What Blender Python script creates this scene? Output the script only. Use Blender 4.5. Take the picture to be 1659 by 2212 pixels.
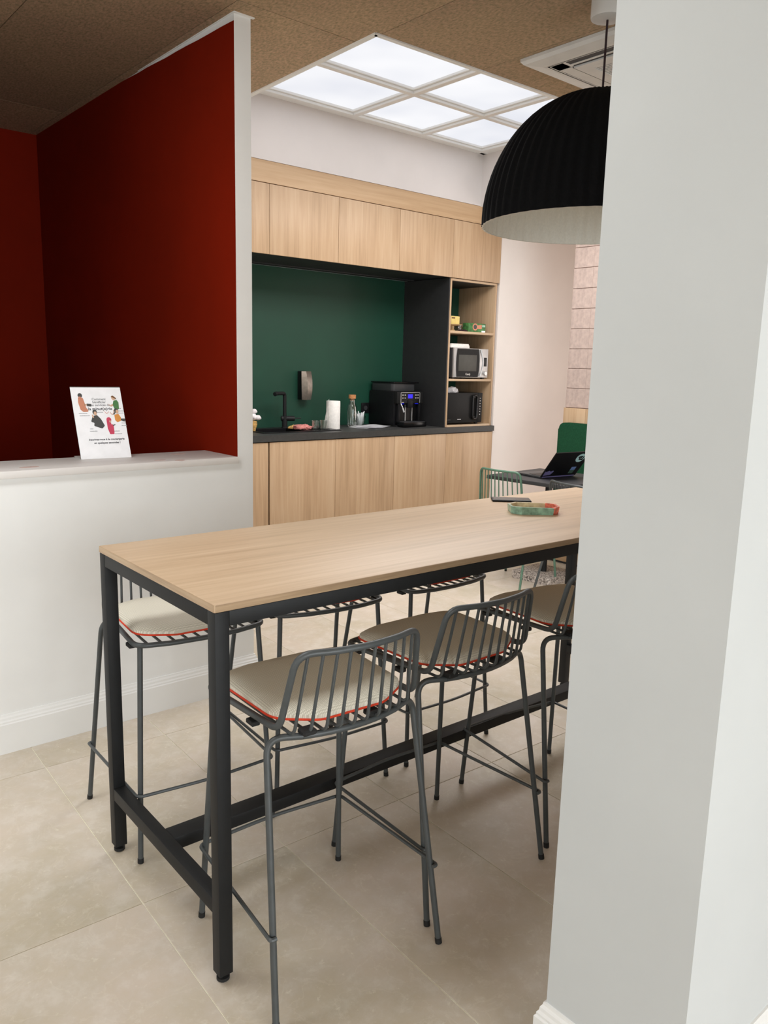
import bpy, bmesh, math, random
from mathutils import Vector, Matrix
random.seed(7)
S = bpy.context.scene
for o in list(bpy.data.objects): bpy.data.objects.remove(o, do_unlink=True)
COL = S.collection
PI = math.pi

# ---------------------------------------------------------------- camera
def rot(rx, rl, rz):
    a, b, c = (math.radians(v) for v in (rx, rl, rz))
    Rx = Matrix(((1,0,0),(0,math.cos(a),-math.sin(a)),(0,math.sin(a),math.cos(a))))
    Rl = Matrix(((math.cos(b),-math.sin(b),0),(math.sin(b),math.cos(b),0),(0,0,1)))
    Rz = Matrix(((math.cos(c),-math.sin(c),0),(math.sin(c),math.cos(c),0),(0,0,1)))
    return Rz @ Rx @ Rl
cam_d = bpy.data.cameras.new('camera'); cam = bpy.data.objects.new('camera', cam_d); COL.objects.link(cam)
cam.matrix_world = Matrix.Translation((-0.8095, -1.5066, 1.4742)) @ rot(79.5773, 1.4315, -40.5662).to_4x4()
cam_d.sensor_fit = 'HORIZONTAL'; cam_d.sensor_width = 36.0; cam_d.lens = 1720.216/1659*36
cam_d.clip_start = 0.02
S.camera = cam

# ---------------------------------------------------------------- world, light, exposure
W = bpy.data.worlds.new('world'); S.world = W; W.use_nodes = True
W.node_tree.nodes['Background'].inputs[0].default_value = (0.80, 0.90, 1.0, 1)
W.node_tree.nodes['Background'].inputs[1].default_value = 1.0
S.view_settings.view_transform = 'Standard'; S.view_settings.look = 'None'
S.view_settings.exposure = 0.0; S.view_settings.gamma = 1.0; S.view_settings.use_curve_mapping = False
def area(name, loc, aim, sx, sy, power, col):
    l = bpy.data.lights.new(name, 'AREA'); l.shape = 'RECTANGLE'; l.size = sx; l.size_y = sy; l.energy = power; l.color = col
    o = bpy.data.objects.new(name, l); COL.objects.link(o); o.location = loc
    o.rotation_euler = Vector(aim).to_track_quat('-Z', 'Y').to_euler()
    return o
area('shopfront_daylight', (-0.4, -5.85, 1.50), (0, 1, 0), 5.0, 2.3, 245, (0.92, 0.97, 1.0))
area('side_daylight', (-5.35, -1.6, 1.45), (1, 0, 0), 4.0, 2.2, 50, (0.93, 0.97, 1.0))
area('skylight_daylight', (2.98, 1.95, 2.84), (0, 0, -1), 2.6, 1.2, 70, (1.0, 0.975, 0.96))
area('skylight_glow', (2.98, 2.3, 3.20), (0, 0, -1), 2.6, 1.8, 13, (1.0, 0.97, 0.95))
area('lounge_daylight', (6.85, 0.9, 1.5), (-1, 0, 0), 2.6, 2.0, 52, (1.0, 0.92, 0.87))
area('added_ceiling_fill', (-0.55, 0.65, 2.815), (0, 0, -1), 1.5, 0.5, 30, (0.97, 0.99, 1.0))  # added fill light, out of view, brightens the floor and low wall

# ---------------------------------------------------------------- materials
def lin(c):
    return tuple((v/12.92 if v <= 0.04045 else ((v+0.055)/1.055)**2.4) for v in (x/255 for x in c))
def base_mat(name, rough=0.6, metal=0.0, spec=0.5):
    m = bpy.data.materials.new(name); m.use_nodes = True
    nt = m.node_tree; b = nt.nodes['Principled BSDF']
    b.inputs['Roughness'].default_value = rough; b.inputs['Metallic'].default_value = metal
    b.inputs['Specular IOR Level'].default_value = spec
    return m, nt, b
def noise(nt, vec, scale, detail=4, rough=0.55):
    n = nt.nodes.new('ShaderNodeTexNoise'); n.inputs['Scale'].default_value = scale
    n.inputs['Detail'].default_value = detail; n.inputs['Roughness'].default_value = rough
    if vec is not None: nt.links.new(vec, n.inputs['Vector'])
    return n.outputs['Fac']
def ramp(nt, fac, stops):
    r = nt.nodes.new('ShaderNodeValToRGB'); e = r.color_ramp.elements
    while len(e) < len(stops): e.new(0.5)
    for k, (p, c) in enumerate(stops):
        e[k].position = p; e[k].color = (*lin(c), 1)
    nt.links.new(fac, r.inputs[0]); return r.outputs[0]
def objvec(nt, scale=(1,1,1), rand=0.0, kind='Object'):
    if kind == 'Position':
        src = nt.nodes.new('ShaderNodeNewGeometry').outputs['Position']
    else:
        src = nt.nodes.new('ShaderNodeTexCoord').outputs[kind]
    mp = nt.nodes.new('ShaderNodeMapping'); mp.inputs['Scale'].default_value = scale
    if rand:
        oi = nt.nodes.new('ShaderNodeObjectInfo')
        mu = nt.nodes.new('ShaderNodeVectorMath'); mu.operation = 'SCALE'; mu.inputs[0].default_value = (rand, rand*1.7, rand*0.6)
        nt.links.new(oi.outputs['Random'], mu.inputs['Scale'])
        ad = nt.nodes.new('ShaderNodeVectorMath'); ad.operation = 'ADD'
        nt.links.new(src, ad.inputs[0]); nt.links.new(mu.outputs[0], ad.inputs[1]); src = ad.outputs[0]
    nt.links.new(src, mp.inputs['Vector']); return mp.outputs[0]
def bump(nt, b, fac, strength, dist=0.002):
    n = nt.nodes.new('ShaderNodeBump'); n.inputs['Strength'].default_value = strength; n.inputs['Distance'].default_value = dist
    nt.links.new(fac, n.inputs['Height']); nt.links.new(n.outputs[0], b.inputs['Normal'])
def plain(name, c, rough=0.6, metal=0.0, var=0.06, scale=8, bmp=0.0, bscale=200, spec=0.5):
    m, nt, b = base_mat(name, rough, metal, spec)
    v = objvec(nt)
    f = noise(nt, v, scale)
    lo = tuple(max(0, x*(1-var)) for x in c); hi = tuple(min(255, x*(1+var)) for x in c)
    nt.links.new(ramp(nt, f, [(0.3, lo), (0.7, hi)]), b.inputs['Base Color'])
    if bmp: bump(nt, b, noise(nt, v, bscale, 3), bmp)
    return m
def wood(name, axis, dark, mid, light, rough=0.45, s=1.0):
    m, nt, b = base_mat(name, rough)
    sc = [28*s]*3; sc['xyz'.index(axis)] = 1.1*s
    v = objvec(nt, tuple(sc), rand=7.0)
    sc2 = [7*s]*3; sc2['xyz'.index(axis)] = 0.55*s
    v2 = objvec(nt, tuple(sc2), rand=3.0)
    f1 = noise(nt, v, 1.6, 6, 0.62); f2 = noise(nt, v2, 1.0, 4, 0.5)
    mx = nt.nodes.new('ShaderNodeMath'); mx.operation = 'MULTIPLY_ADD'
    nt.links.new(f1, mx.inputs[0]); mx.inputs[1].default_value = 0.55
    m2 = nt.nodes.new('ShaderNodeMath'); m2.operation = 'MULTIPLY'; nt.links.new(f2, m2.inputs[0]); m2.inputs[1].default_value = 0.45
    nt.links.new(m2.outputs[0], mx.inputs[2])
    nt.links.new(ramp(nt, mx.outputs[0], [(0.32, dark), (0.5, mid), (0.68, light)]), b.inputs['Base Color'])
    bump(nt, b, f1, 0.12, 0.001)
    return m
def emit(name, c, s):
    m = bpy.data.materials.new(name); m.use_nodes = True; nt = m.node_tree
    nt.nodes.remove(nt.nodes['Principled BSDF'])
    e = nt.nodes.new('ShaderNodeEmission'); e.inputs[0].default_value = (*lin(c), 1); e.inputs[1].default_value = s
    nt.links.new(e.outputs[0], nt.nodes['Material Output'].inputs[0]); return m
def glass(name, tint=(1,1,1), rough=0.02, mixf=0.12):
    m = bpy.data.materials.new(name); m.use_nodes = True; nt = m.node_tree
    nt.nodes.remove(nt.nodes['Principled BSDF'])
    t = nt.nodes.new('ShaderNodeBsdfTransparent'); t.inputs[0].default_value = (*tint, 1)
    g = nt.nodes.new('ShaderNodeBsdfGlossy'); g.inputs['Roughness'].default_value = rough
    lw = nt.nodes.new('ShaderNodeLayerWeight'); lw.inputs[0].default_value = 0.35
    ad = nt.nodes.new('ShaderNodeMath'); ad.operation = 'MULTIPLY_ADD'; ad.inputs[1].default_value = 0.55; ad.inputs[2].default_value = mixf*0.4
    nt.links.new(lw.outputs['Facing'], ad.inputs[0])
    mx = nt.nodes.new('ShaderNodeMixShader'); nt.links.new(ad.outputs[0], mx.inputs[0])
    nt.links.new(t.outputs[0], mx.inputs[1]); nt.links.new(g.outputs[0], mx.inputs[2])
    nt.links.new(mx.outputs[0], nt.nodes['Material Output'].inputs[0]); return m

M = {}
M['white_wall'] = plain('white_wall_paint', (236, 236, 234), 0.75, var=0.015, scale=2.5, bmp=0.05, bscale=120)
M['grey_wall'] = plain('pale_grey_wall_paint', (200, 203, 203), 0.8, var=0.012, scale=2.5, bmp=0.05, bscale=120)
M['warm_wall'] = plain('warm_white_wall_paint', (230, 223, 218), 0.8, var=0.012, scale=2.5, bmp=0.05, bscale=120)
M['well_paint'] = plain('warm_white_well_paint', (220, 214, 211), 0.8, var=0.015, scale=2.5)
M['white_trim'] = plain('white_gloss_trim', (236, 236, 234), 0.4, var=0.012, scale=3)
M['red_wall'] = plain('terracotta_red_paint', (122, 25, 3), 0.8, var=0.05, scale=1.6, bmp=0.05, bscale=90, spec=0.1)
M['oak_x'] = wood('oak_grain_along_length', 'x', (174, 148, 118), (195, 168, 137), (208, 183, 153))
M['oak_z'] = wood('oak_grain_upright', 'z', (164, 135, 104), (186, 156, 124), (198, 171, 140))
M['oak_panel'] = wood('oak_fascia', 'x', (176, 144, 109), (192, 160, 124), (203, 173, 138))
M['oak_edge_x'] = wood('oak_edge_along', 'x', (134, 108, 80), (168, 141, 110), (190, 164, 132), s=2.2)
M['oak_edge_y'] = wood('oak_edge_across', 'y', (146, 118, 90), (180, 152, 120), (200, 174, 142), s=2.2)
M['oak_y'] = wood('oak_grain_across', 'y', (168, 136, 102), (190, 158, 122), (206, 175, 140))
M['black_metal'] = plain('black_powder_coat', (25, 26, 27), 0.55, var=0.08, scale=30, bmp=0.08, bscale=900, spec=0.3)
M['stool_metal'] = plain('anthracite_powder_coat', (68, 72, 73), 0.42, var=0.05, scale=30, bmp=0.05, bscale=900)
M['green_metal'] = plain('sage_green_powder_coat', (86, 120, 100), 0.45, var=0.05, scale=30)
M['rubber'] = plain('black_rubber', (20, 20, 20), 0.7)
M['piping'] = plain('orange_red_piping', (214, 62, 30), 0.7, var=0.08, scale=60)
M['green_wall'] = plain('dark_green_paint', (20, 66, 50), 0.45, var=0.05, scale=2, bmp=0.03, bscale=100)
M['black_board'] = plain('black_laminate', (40, 40, 41), 0.55, var=0.06, scale=20)
M['worktop'] = plain('dark_grey_laminate', (57, 57, 56), 0.5, var=0.07, scale=60)
M['black_plastic'] = plain('black_plastic', (20, 20, 22), 0.4, var=0.1, scale=20, spec=0.25)
M['gloss_black'] = plain('glossy_black', (10, 10, 12), 0.22, var=0.1, scale=20, spec=0.3)
M['grey_dark'] = plain('dark_grey_plastic', (52, 53, 55), 0.4, var=0.05, scale=20)
M['steel'] = plain('brushed_steel', (182, 172, 162), 0.32, 1.0, var=0.06, scale=40)
M['silver'] = plain('silver_plastic', (196, 196, 196), 0.35, 0.55, var=0.03, scale=20)
M['white_plastic'] = plain('white_plastic', (206, 203, 198), 0.45, var=0.02, scale=10)
M['paper'] = plain('white_paper', (248, 248, 250), 0.8, var=0.02, scale=20)
M['tissue'] = plain('white_tissue', (240, 237, 232), 0.9, var=0.03, scale=60, bmp=0.2, bscale=150)
M['grey_cloth'] = plain('grey_cloth', (172, 170, 172), 0.9, var=0.12, scale=40, bmp=0.3, bscale=300)
M['pink_cloth'] = plain('pink_cloth', (206, 132, 124), 0.9, var=0.12, scale=60, bmp=0.4, bscale=250)
M['cork'] = plain('cork', (190, 130, 82), 0.85, var=0.15, scale=120, bmp=0.3, bscale=400)
M['yellow'] = plain('yellow_card', (228, 206, 128), 0.7, var=0.04, scale=20)
M['green_card'] = plain('green_card', (62, 112, 60), 0.5, var=0.3, scale=30)
M['plate'] = plain('cream_ceramic', (206, 178, 132), 0.4)
M['grout'] = plain('pale_grout', (250, 243, 224), 0.9, var=0.05, scale=30)
M['black_felt'] = plain('black_felt', (14, 14, 15), 0.95, var=0.2, scale=120, bmp=0.3, bscale=500, spec=0.1)
M['grey_felt'] = plain('pale_grey_felt', (216, 214, 206), 0.95, var=0.02, scale=120, bmp=0.05, bscale=500, spec=0.1)
M['cord'] = plain('dark_cord', (38, 16, 20), 0.8)
M['green_felt'] = plain('dark_green_felt', (28, 68, 46), 0.95, var=0.1, scale=150, bmp=0.3, bscale=600, spec=0.1)
M['charcoal'] = plain('charcoal_tabletop', (50, 50, 52), 0.5, var=0.05, scale=30)
M['sage_glaze'] = plain('sage_green_glaze', (136, 174, 152), 0.18, var=0.2, scale=45, bmp=0.5, bscale=40)
M['red_glaze'] = plain('coral_red_glaze', (206, 104, 86), 0.18, var=0.25, scale=70, bmp=0.5, bscale=40)
M['buff_glaze'] = plain('buff_glaze', (214, 198, 164), 0.15, var=0.12, scale=40, bmp=0.4, bscale=40)
M['brown'] = plain('brown_print', (120, 84, 50), 0.7)
M['ink'] = plain('dark_ink', (62, 62, 66), 0.8, var=0.02)
M['pale_ink'] = plain('pale_grey_ink', (150, 150, 152), 0.8, var=0.02)
M['skin'] = plain('printed_skin_tone', (214, 176, 148), 0.8, var=0.02)
M['peach'] = plain('printed_peach', (206, 140, 112), 0.8, var=0.04)
M['print_green'] = plain('printed_green', (82, 130, 78), 0.8, var=0.04)
M['print_pink'] = plain('printed_pink', (204, 72, 98), 0.8, var=0.04)
M['print_orange'] = plain('printed_orange', (222, 150, 78), 0.8, var=0.04)
M['print_grey'] = plain('printed_charcoal', (78, 78, 76), 0.8, var=0.04)
M['blue_screen'] = emit('blue_lit_screen', (70, 60, 255), 1.2)
M['blue_glow'] = emit('blue_status_light', (30, 40, 255), 1.0)
M['glass'] = glass('clear_glass', (0.96, 0.98, 0.97), mixf=0.25)
M['window_glass'] = glass('window_glass', (0.97, 0.98, 0.98), mixf=0.05)
M['plastic_bag'] = glass('clear_film', (0.80, 0.80, 0.76), 0.2, 0.45)
M['mw_glass'] = plain('grey_oven_window', (78, 77, 73), 0.45, var=0.04, scale=20, spec=0.15)
M['oven_black'] = plain('satin_black_oven', (30, 30, 30), 0.5, var=0.05, scale=20, spec=0.15)
M['lavender'] = plain('lavender_trim', (128, 120, 170), 0.4)
M['sticker_teal'] = plain('pale_teal_sticker', (176, 214, 214), 0.5)
M['sticker_blue'] = plain('blue_sticker', (108, 134, 186), 0.5)
M['sticker_green'] = plain('green_sticker', (70, 96, 84), 0.5)
M['sticker_violet'] = plain('violet_sticker', (112, 106, 150), 0.5)
M['gold'] = plain('ochre_wicker', (196, 156, 92), 0.8, var=0.2, scale=80)
M['petal'] = plain('white_petal', (238, 232, 232), 0.8)

def skylight_mat():
    m = bpy.data.materials.new('frosted_skylight_pane'); m.use_nodes = True; nt = m.node_tree
    nt.nodes.remove(nt.nodes['Principled BSDF'])
    v = objvec(nt, (1,1,1), kind='Position')
    c = ramp(nt, noise(nt, v, 1.3, 2), [(0.3, (226, 228, 236)), (0.7, (250, 250, 252))])
    e = nt.nodes.new('ShaderNodeEmission'); nt.links.new(c, e.inputs[0]); e.inputs[1].default_value = 1.05
    nt.links.new(e.outputs[0], nt.nodes['Material Output'].inputs[0]); return m
M['skylight'] = skylight_mat()

def tile_mat():
    m, nt, b = base_mat('beige_porcelain_tile', 0.42)
    v = objvec(nt, (1,1,1), rand=40, kind='Position')
    f1 = noise(nt, v, 2.2, 5, 0.6); f2 = noise(nt, v, 11, 6, 0.7); f3 = noise(nt, v, 46, 3, 0.6)
    c1 = ramp(nt, f1, [(0.3, (205, 198, 184)), (0.52, (217, 209, 198)), (0.72, (224, 214, 204))])
    c2 = ramp(nt, f2, [(0.36, (166, 166, 164)), (0.47, (130, 130, 130)), (0.58, (112, 110, 104)), (0.70, (172, 170, 162))])
    mx = nt.nodes.new('ShaderNodeMix'); mx.data_type = 'RGBA'; mx.blend_type = 'OVERLAY'; mx.inputs[0].default_value = 0.45
    nt.links.new(c1, mx.inputs[6]); nt.links.new(c2, mx.inputs[7])
    c3 = ramp(nt, f3, [(0.64, (0, 0, 0)), (0.74, (255, 255, 255))])
    mx2 = nt.nodes.new('ShaderNodeMix'); mx2.data_type = 'RGBA'
    mu = nt.nodes.new('ShaderNodeMath'); mu.operation = 'MULTIPLY'; mu.inputs[1].default_value = 0.5
    nt.links.new(c3, mu.inputs[0]); nt.links.new(mu.outputs[0], mx2.inputs[0])
    nt.links.new(mx.outputs[2], mx2.inputs[6]); mx2.inputs[7].default_value = (*lin((228, 222, 206)), 1)
    vn = nt.nodes.new('ShaderNodeTexNoise'); vn.inputs['Scale'].default_value = 9; vn.inputs['Detail'].default_value = 8; vn.inputs['Distortion'].default_value = 0.7; nt.links.new(v, vn.inputs['Vector'])
    c4 = ramp(nt, vn.outputs['Fac'], [(0.485, (0, 0, 0)), (0.5, (255, 255, 255)), (0.515, (0, 0, 0))])
    mv = nt.nodes.new('ShaderNodeMath'); mv.operation = 'MULTIPLY'; mv.inputs[1].default_value = 0.15; nt.links.new(c4, mv.inputs[0])
    mx3 = nt.nodes.new('ShaderNodeMix'); mx3.data_type = 'RGBA'; nt.links.new(mv.outputs[0], mx3.inputs[0]); nt.links.new(mx2.outputs[2], mx3.inputs[6]); mx3.inputs[7].default_value = (*lin((236, 229, 214)), 1)
    nt.links.new(mx3.outputs[2], b.inputs['Base Color'])
    bump(nt, b, f3, 0.05, 0.001)
    return m
M['tile'] = tile_mat()
def woodwool():
    m, nt, b = base_mat('wood_wool_board', 0.95, spec=0.1)
    v = objvec(nt, (1,1,1), rand=20, kind='Position')
    va = objvec(nt, (1, 0.45, 1), rand=20, kind='Position')
    f1 = noise(nt, va, 110, 4, 0.65); f2 = noise(nt, v, 3.0, 3)
    c1 = ramp(nt, f1, [(0.28, (168, 148, 118)), (0.5, (198, 179, 148)), (0.72, (213, 196, 168))])
    c2 = ramp(nt, f2, [(0.3, (120, 120, 120)), (0.7, (138, 136, 130))])
    mx = nt.nodes.new('ShaderNodeMix'); mx.data_type = 'RGBA'; mx.blend_type = 'OVERLAY'; mx.inputs[0].default_value = 0.6
    nt.links.new(c1, mx.inputs[6]); nt.links.new(c2, mx.inputs[7]); oi = nt.nodes.new('ShaderNodeObjectInfo'); mr = nt.nodes.new('ShaderNodeMapRange'); mr.inputs['To Min'].default_value = 0.86; mr.inputs['To Max'].default_value = 1.08
    nt.links.new(oi.outputs['Random'], mr.inputs['Value'])
    vm = nt.nodes.new('ShaderNodeVectorMath'); vm.operation = 'SCALE'; nt.links.new(mx.outputs[2], vm.inputs[0]); nt.links.new(mr.outputs[0], vm.inputs['Scale'])
    nt.links.new(vm.outputs[0], b.inputs['Base Color'])
    bump(nt, b, f1, 0.3, 0.002)
    return m
M['woodwool'] = woodwool()
def weave():
    m, nt, b = base_mat('beige_woven_mesh_fabric', 0.75)
    v = objvec(nt)
    ws = []
    for ax in (0, 1):
        w = nt.nodes.new('ShaderNodeTexWave'); w.bands_direction = 'XY'[ax]; w.inputs['Scale'].default_value = 75 if ax == 0 else 60
        nt.links.new(v, w.inputs['Vector']); ws.append(w.outputs['Fac'])
    mu = nt.nodes.new('ShaderNodeMath'); mu.operation = 'MULTIPLY'; nt.links.new(ws[0], mu.inputs[0]); nt.links.new(ws[1], mu.inputs[1])
    nt.links.new(ramp(nt, mu.outputs[0], [(0.05, (200, 194, 177)), (0.5, (236, 231, 216))]), b.inputs['Base Color'])
    bump(nt, b, mu.outputs[0], 0.4, 0.0015)
    return m
M['weave'] = weave()
def terrazzo():
    m, nt, b = base_mat('speckled_terrazzo', 0.6)
    v = objvec(nt)
    vo = nt.nodes.new('ShaderNodeTexVoronoi'); vo.inputs['Scale'].default_value = 130; nt.links.new(v, vo.inputs['Vector'])
    nt.links.new(ramp(nt, vo.outputs['Color'], [(0.15, (84, 76, 72)), (0.4, (160, 150, 142)), (0.75, (208, 198, 190))]), b.inputs['Base Color'])
    return m
M['terrazzo'] = terrazzo()
M['brick'] = plain('pink_beige_brick', (180, 161, 152), 0.85, var=0.06, scale=30, bmp=0.3, bscale=120)
M['mortar'] = plain('dusty_mortar', (178, 150, 138), 0.95, var=0.05, scale=30)
def stain_wood():
    m, nt, b = base_mat('white_painted_knotty_shelf', 0.5)
    v = objvec(nt, (1, 3.5, 1))
    f = noise(nt, v, 2.0, 3)
    nt.links.new(ramp(nt, f, [(0.3, (216, 210, 206)), (0.7, (230, 227, 223))]), b.inputs['Base Color'])
    return m
M['ledge'] = stain_wood()
M['knot'] = plain('pale_pink_knot', (208, 180, 172), 0.6, var=0.08, scale=60)

# ---------------------------------------------------------------- mesh helpers
def nb(): return bmesh.new()
def bev(bm, verts, w, seg=2):
    vs = set(verts)
    ed = [e for e in bm.edges if e.verts[0] in vs and e.verts[1] in vs]
    if w > 0: bmesh.ops.bevel(bm, geom=ed, offset=w, segments=seg, profile=0.5, affect='EDGES')
def box(bm, x0, x1, y0, y1, z0, z1, bw=0.0, seg=2):
    c = [bm.verts.new(p) for p in ((x0,y0,z0),(x1,y0,z0),(x1,y1,z0),(x0,y1,z0),(x0,y0,z1),(x1,y0,z1),(x1,y1,z1),(x0,y1,z1))]
    for f in ((3,2,1,0),(4,5,6,7),(0,1,5,4),(1,2,6,5),(2,3,7,6),(3,0,4,7)): bm.faces.new([c[i] for i in f])
    if bw: bev(bm, c, bw, seg)
    return c
def prism(bm, poly, axis, a0, a1, bw=0.0, seg=2):
    "extrude 2-D polygon along axis (poly in the two other axes, in xyz order)"
    def mk(p, a):
        q = list(p); q.insert('xyz'.index(axis), a); return q
    A = [bm.verts.new(mk(p, a0)) for p in poly]; Bv = [bm.verts.new(mk(p, a1)) for p in poly]
    n = len(poly)
    bm.faces.new(list(reversed(A))); bm.faces.new(Bv)
    for i in range(n): bm.faces.new((A[i], A[(i+1)%n], Bv[(i+1)%n], Bv[i]))
    if bw: bev(bm, A+Bv, bw, seg)
    bmesh.ops.recalc_face_normals(bm, faces=bm.faces[:])
def fillet(pts, r, n=5, closed=False):
    P = [Vector(p) for p in pts]; out = []; N = len(P)
    rs = r if isinstance(r, (list, tuple)) else [r]*N
    for i in range(N):
        if not closed and i in (0, N-1): out.append(P[i]); continue
        a, b, c = P[i-1], P[i], P[(i+1) % N]
        u = (a-b); v = (c-b); lu, lv = u.length, v.length; u.normalize(); v.normalize()
        ang = u.angle(v, PI)
        if ang > 3.1 or rs[i] <= 0: out.append(b); continue
        d = min(rs[i]/math.tan(ang/2), lu*0.49, lv*0.49)
        p, q = b+u*d, b+v*d
        for k in range(n+1):
            t = k/n; out.append(p*(1-t)**2 + b*2*t*(1-t) + q*t*t)
    return out
def tube(bm, pts, r, closed=False, seg=10, caps=True):
    P = [Vector(p) for p in pts]; N = len(P); rings = []
    rr = r if isinstance(r, (list, tuple)) else [r]*N
    T = []
    for i in range(N):
        a = P[i-1] if (i > 0 or closed) else P[i]; b = P[(i+1) % N] if (i < N-1 or closed) else P[i]
        T.append((b-a).normalized())
    n = T[0].orthogonal().normalized()
    for i in range(N):
        if i:
            n = T[i-1].rotation_difference(T[i]) @ n
        n = (n - T[i]*n.dot(T[i])).normalized(); b = T[i].cross(n)
        rings.append([bm.verts.new(P[i] + (n*math.cos(2*PI*k/seg) + b*math.sin(2*PI*k/seg))*rr[i]) for k in range(seg)])
    for i in range(N if closed else N-1):
        A, Bq = rings[i], rings[(i+1) % N]
        off = 0
        if closed and i == N-1:
            off = min(range(seg), key=lambda o: (Bq[o].co-A[0].co).length)
        for k in range(seg): bm.faces.new((A[k], A[(k+1)%seg], Bq[(k+1+off)%seg], Bq[(k+off)%seg]))
    if caps and not closed:
        bm.faces.new(list(reversed(rings[0]))); bm.faces.new(rings[-1])
def lathe(bm, prof, cx=0, cy=0, seg=24, cap0=True, cap1=True, squash=None):
    rings = []
    for (r, z) in prof:
        rings.append([bm.verts.new((cx+r*math.cos(2*PI*k/seg), cy+r*math.sin(2*PI*k/seg), z)) for k in range(seg)])
    for A, Bq in zip(rings, rings[1:]):
        for k in range(seg): bm.faces.new((A[k], A[(k+1)%seg], Bq[(k+1)%seg], Bq[k]))
    if cap0: bm.faces.new(list(reversed(rings[0])))
    if cap1: bm.faces.new(rings[-1])
def disc(bm, c, r, axis='z', t=0.001, seg=16, sx=1.0, sy=1.0):
    poly = [(c0 + r*s*f(2*PI*k/seg)) for k in range(0) for c0, s, f in ()]
    ii = 'xyz'.index(axis); o = [i for i in range(3) if i != ii]
    pl = [(c[o[0]]+r*sx*math.cos(2*PI*k/seg), c[o[1]]+r*sy*math.sin(2*PI*k/seg)) for k in range(seg)]
    prism(bm, pl, axis, c[ii]-t/2, c[ii]+t/2)
def obj(name, bm, mat, parent=None, smooth=False, auto=True, **props):
    me = bpy.data.meshes.new(name)
    bmesh.ops.recalc_face_normals(bm, faces=bm.faces[:])
    bm.to_mesh(me); bm.free()
    if smooth:
        me.polygons.foreach_set('use_smooth', [True]*len(me.polygons))
        if auto:
            try: me.set_sharp_from_angle(angle=math.radians(40))
            except Exception: pass
    mats = mat if isinstance(mat, (list, tuple)) else [mat]
    for m in mats: me.materials.append(M[m] if isinstance(m, str) else m)
    o = bpy.data.objects.new(name, me); COL.objects.link(o)
    if parent is not None: o.parent = parent
    for k, v in props.items(): o[k] = v
    return o
def thing(name, label, cat, loc=(0,0,0), rz=0.0, group=None):
    o = bpy.data.objects.new(name, None); COL.objects.link(o); o.location = loc; o.rotation_euler = (0,0,rz)
    o.empty_display_size = 0.1
    o['label'] = label; o['category'] = cat
    if group: o['group'] = group
    return o
def tag(o, label, cat, group=None):
    o['label'] = label; o['category'] = cat
    if group: o['group'] = group
    return o
def struct(name, bm, mat, parent=None, **k):
    o = obj(name, bm, mat, parent, **k)
    if parent is None: o['kind'] = 'structure'
    return o
def bxo(name, dims, mat, parent=None, bw=0.0, **props):
    bm = nb(); box(bm, *dims, bw); return obj(name, bm, mat, parent, smooth=bool(bw), **props)
def dup(root, loc, rz, label=None, group=None):
    r = root.copy(); COL.objects.link(r); r.location = loc; r.rotation_euler = (0,0,rz)
    if label: r['label'] = label
    if group: r['group'] = group
    for ch in list(root.children):
        c = ch.copy(); COL.objects.link(c); c.parent = r
        for g in ch.children:
            d = g.copy(); COL.objects.link(d); d.parent = c
    return r
def text_mesh(name, body, size, mat, parent, M4, align='CENTER', extrude=0.0002, bold=0.0):
    cu = bpy.data.curves.new(name, 'FONT'); cu.body = body; cu.size = size; cu.align_x = align; cu.extrude = extrude; cu.offset = bold
    cu.resolution_u = 3
    t = bpy.data.objects.new(name, cu); COL.objects.link(t)
    dg = bpy.context.evaluated_depsgraph_get(); me = bpy.data.meshes.new_from_object(t.evaluated_get(dg))
    bpy.data.objects.remove(t); bpy.data.curves.remove(cu)
    me.materials.clear(); me.materials.append(M[mat])
    o = bpy.data.objects.new(name, me); COL.objects.link(o); o.parent = parent; o.matrix_local = M4
    return o

# ---------------------------------------------------------------- room constants
CZ = 2.834                      # ceiling
WY = 1.534                      # low wall face
LZ, LB = 1.068, 1.828           # ledge height, ledge back edge
PA, PB = 0.947, 1.023           # partition wall faces
KY, KB = 3.446, 4.036           # kitchen front / recess back
X0, X1, Y0, Y1 = -5.5, 7.0, -6.0, 4.1
KX = [1.715, 2.318, 2.92, 3.526, 4.125, 4.723]
CT, CB = 0.955, 0.907           # worktop top / underside

# ---------------------------------------------------------------- floor
bm = nb(); box(bm, X0-0.15, X1+0.15, Y0-0.15, Y1+0.15, -0.08, -0.0022)
floor = struct('floor', bm, 'grout')
ang = math.radians(-2.2); fu = Vector((math.cos(ang), math.sin(ang))); fv = Vector((-math.sin(ang), math.cos(ang))); fo = Vector((-0.018, 0.398))
TU, TV = 0.455, 0.925
bm = nb(); box(bm, 0.0013, TU-0.0013, 0.0013, TV-0.0013, -0.012, 0.0, 0.0008, 1)
t0 = obj('tile', bm, 'tile', floor); tile_me = t0.data; first = True
for i in range(-13, 17):
    for j in range(-8, 5):
        p = fo + fu*(i*TU) + fv*(j*TV); c = p + fu*TU/2 + fv*TV/2
        if not (X0-0.1 < c.x < X1+0.1 and Y0-0.3 < c.y < Y1+0.3): continue
        if (c.x < -2.6 and c.y > 2.2) or c.y < -4.2 or c.x < -4.5 or (c.x > 5 and c.y < -1.5): continue
        o = t0 if first else t0.copy()
        if not first: COL.objects.link(o); o.parent = floor
        first = False
        o.location = (p.x, p.y, random.uniform(-0.0003, 0.0003)); o.rotation_euler = (0, 0, ang)

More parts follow.
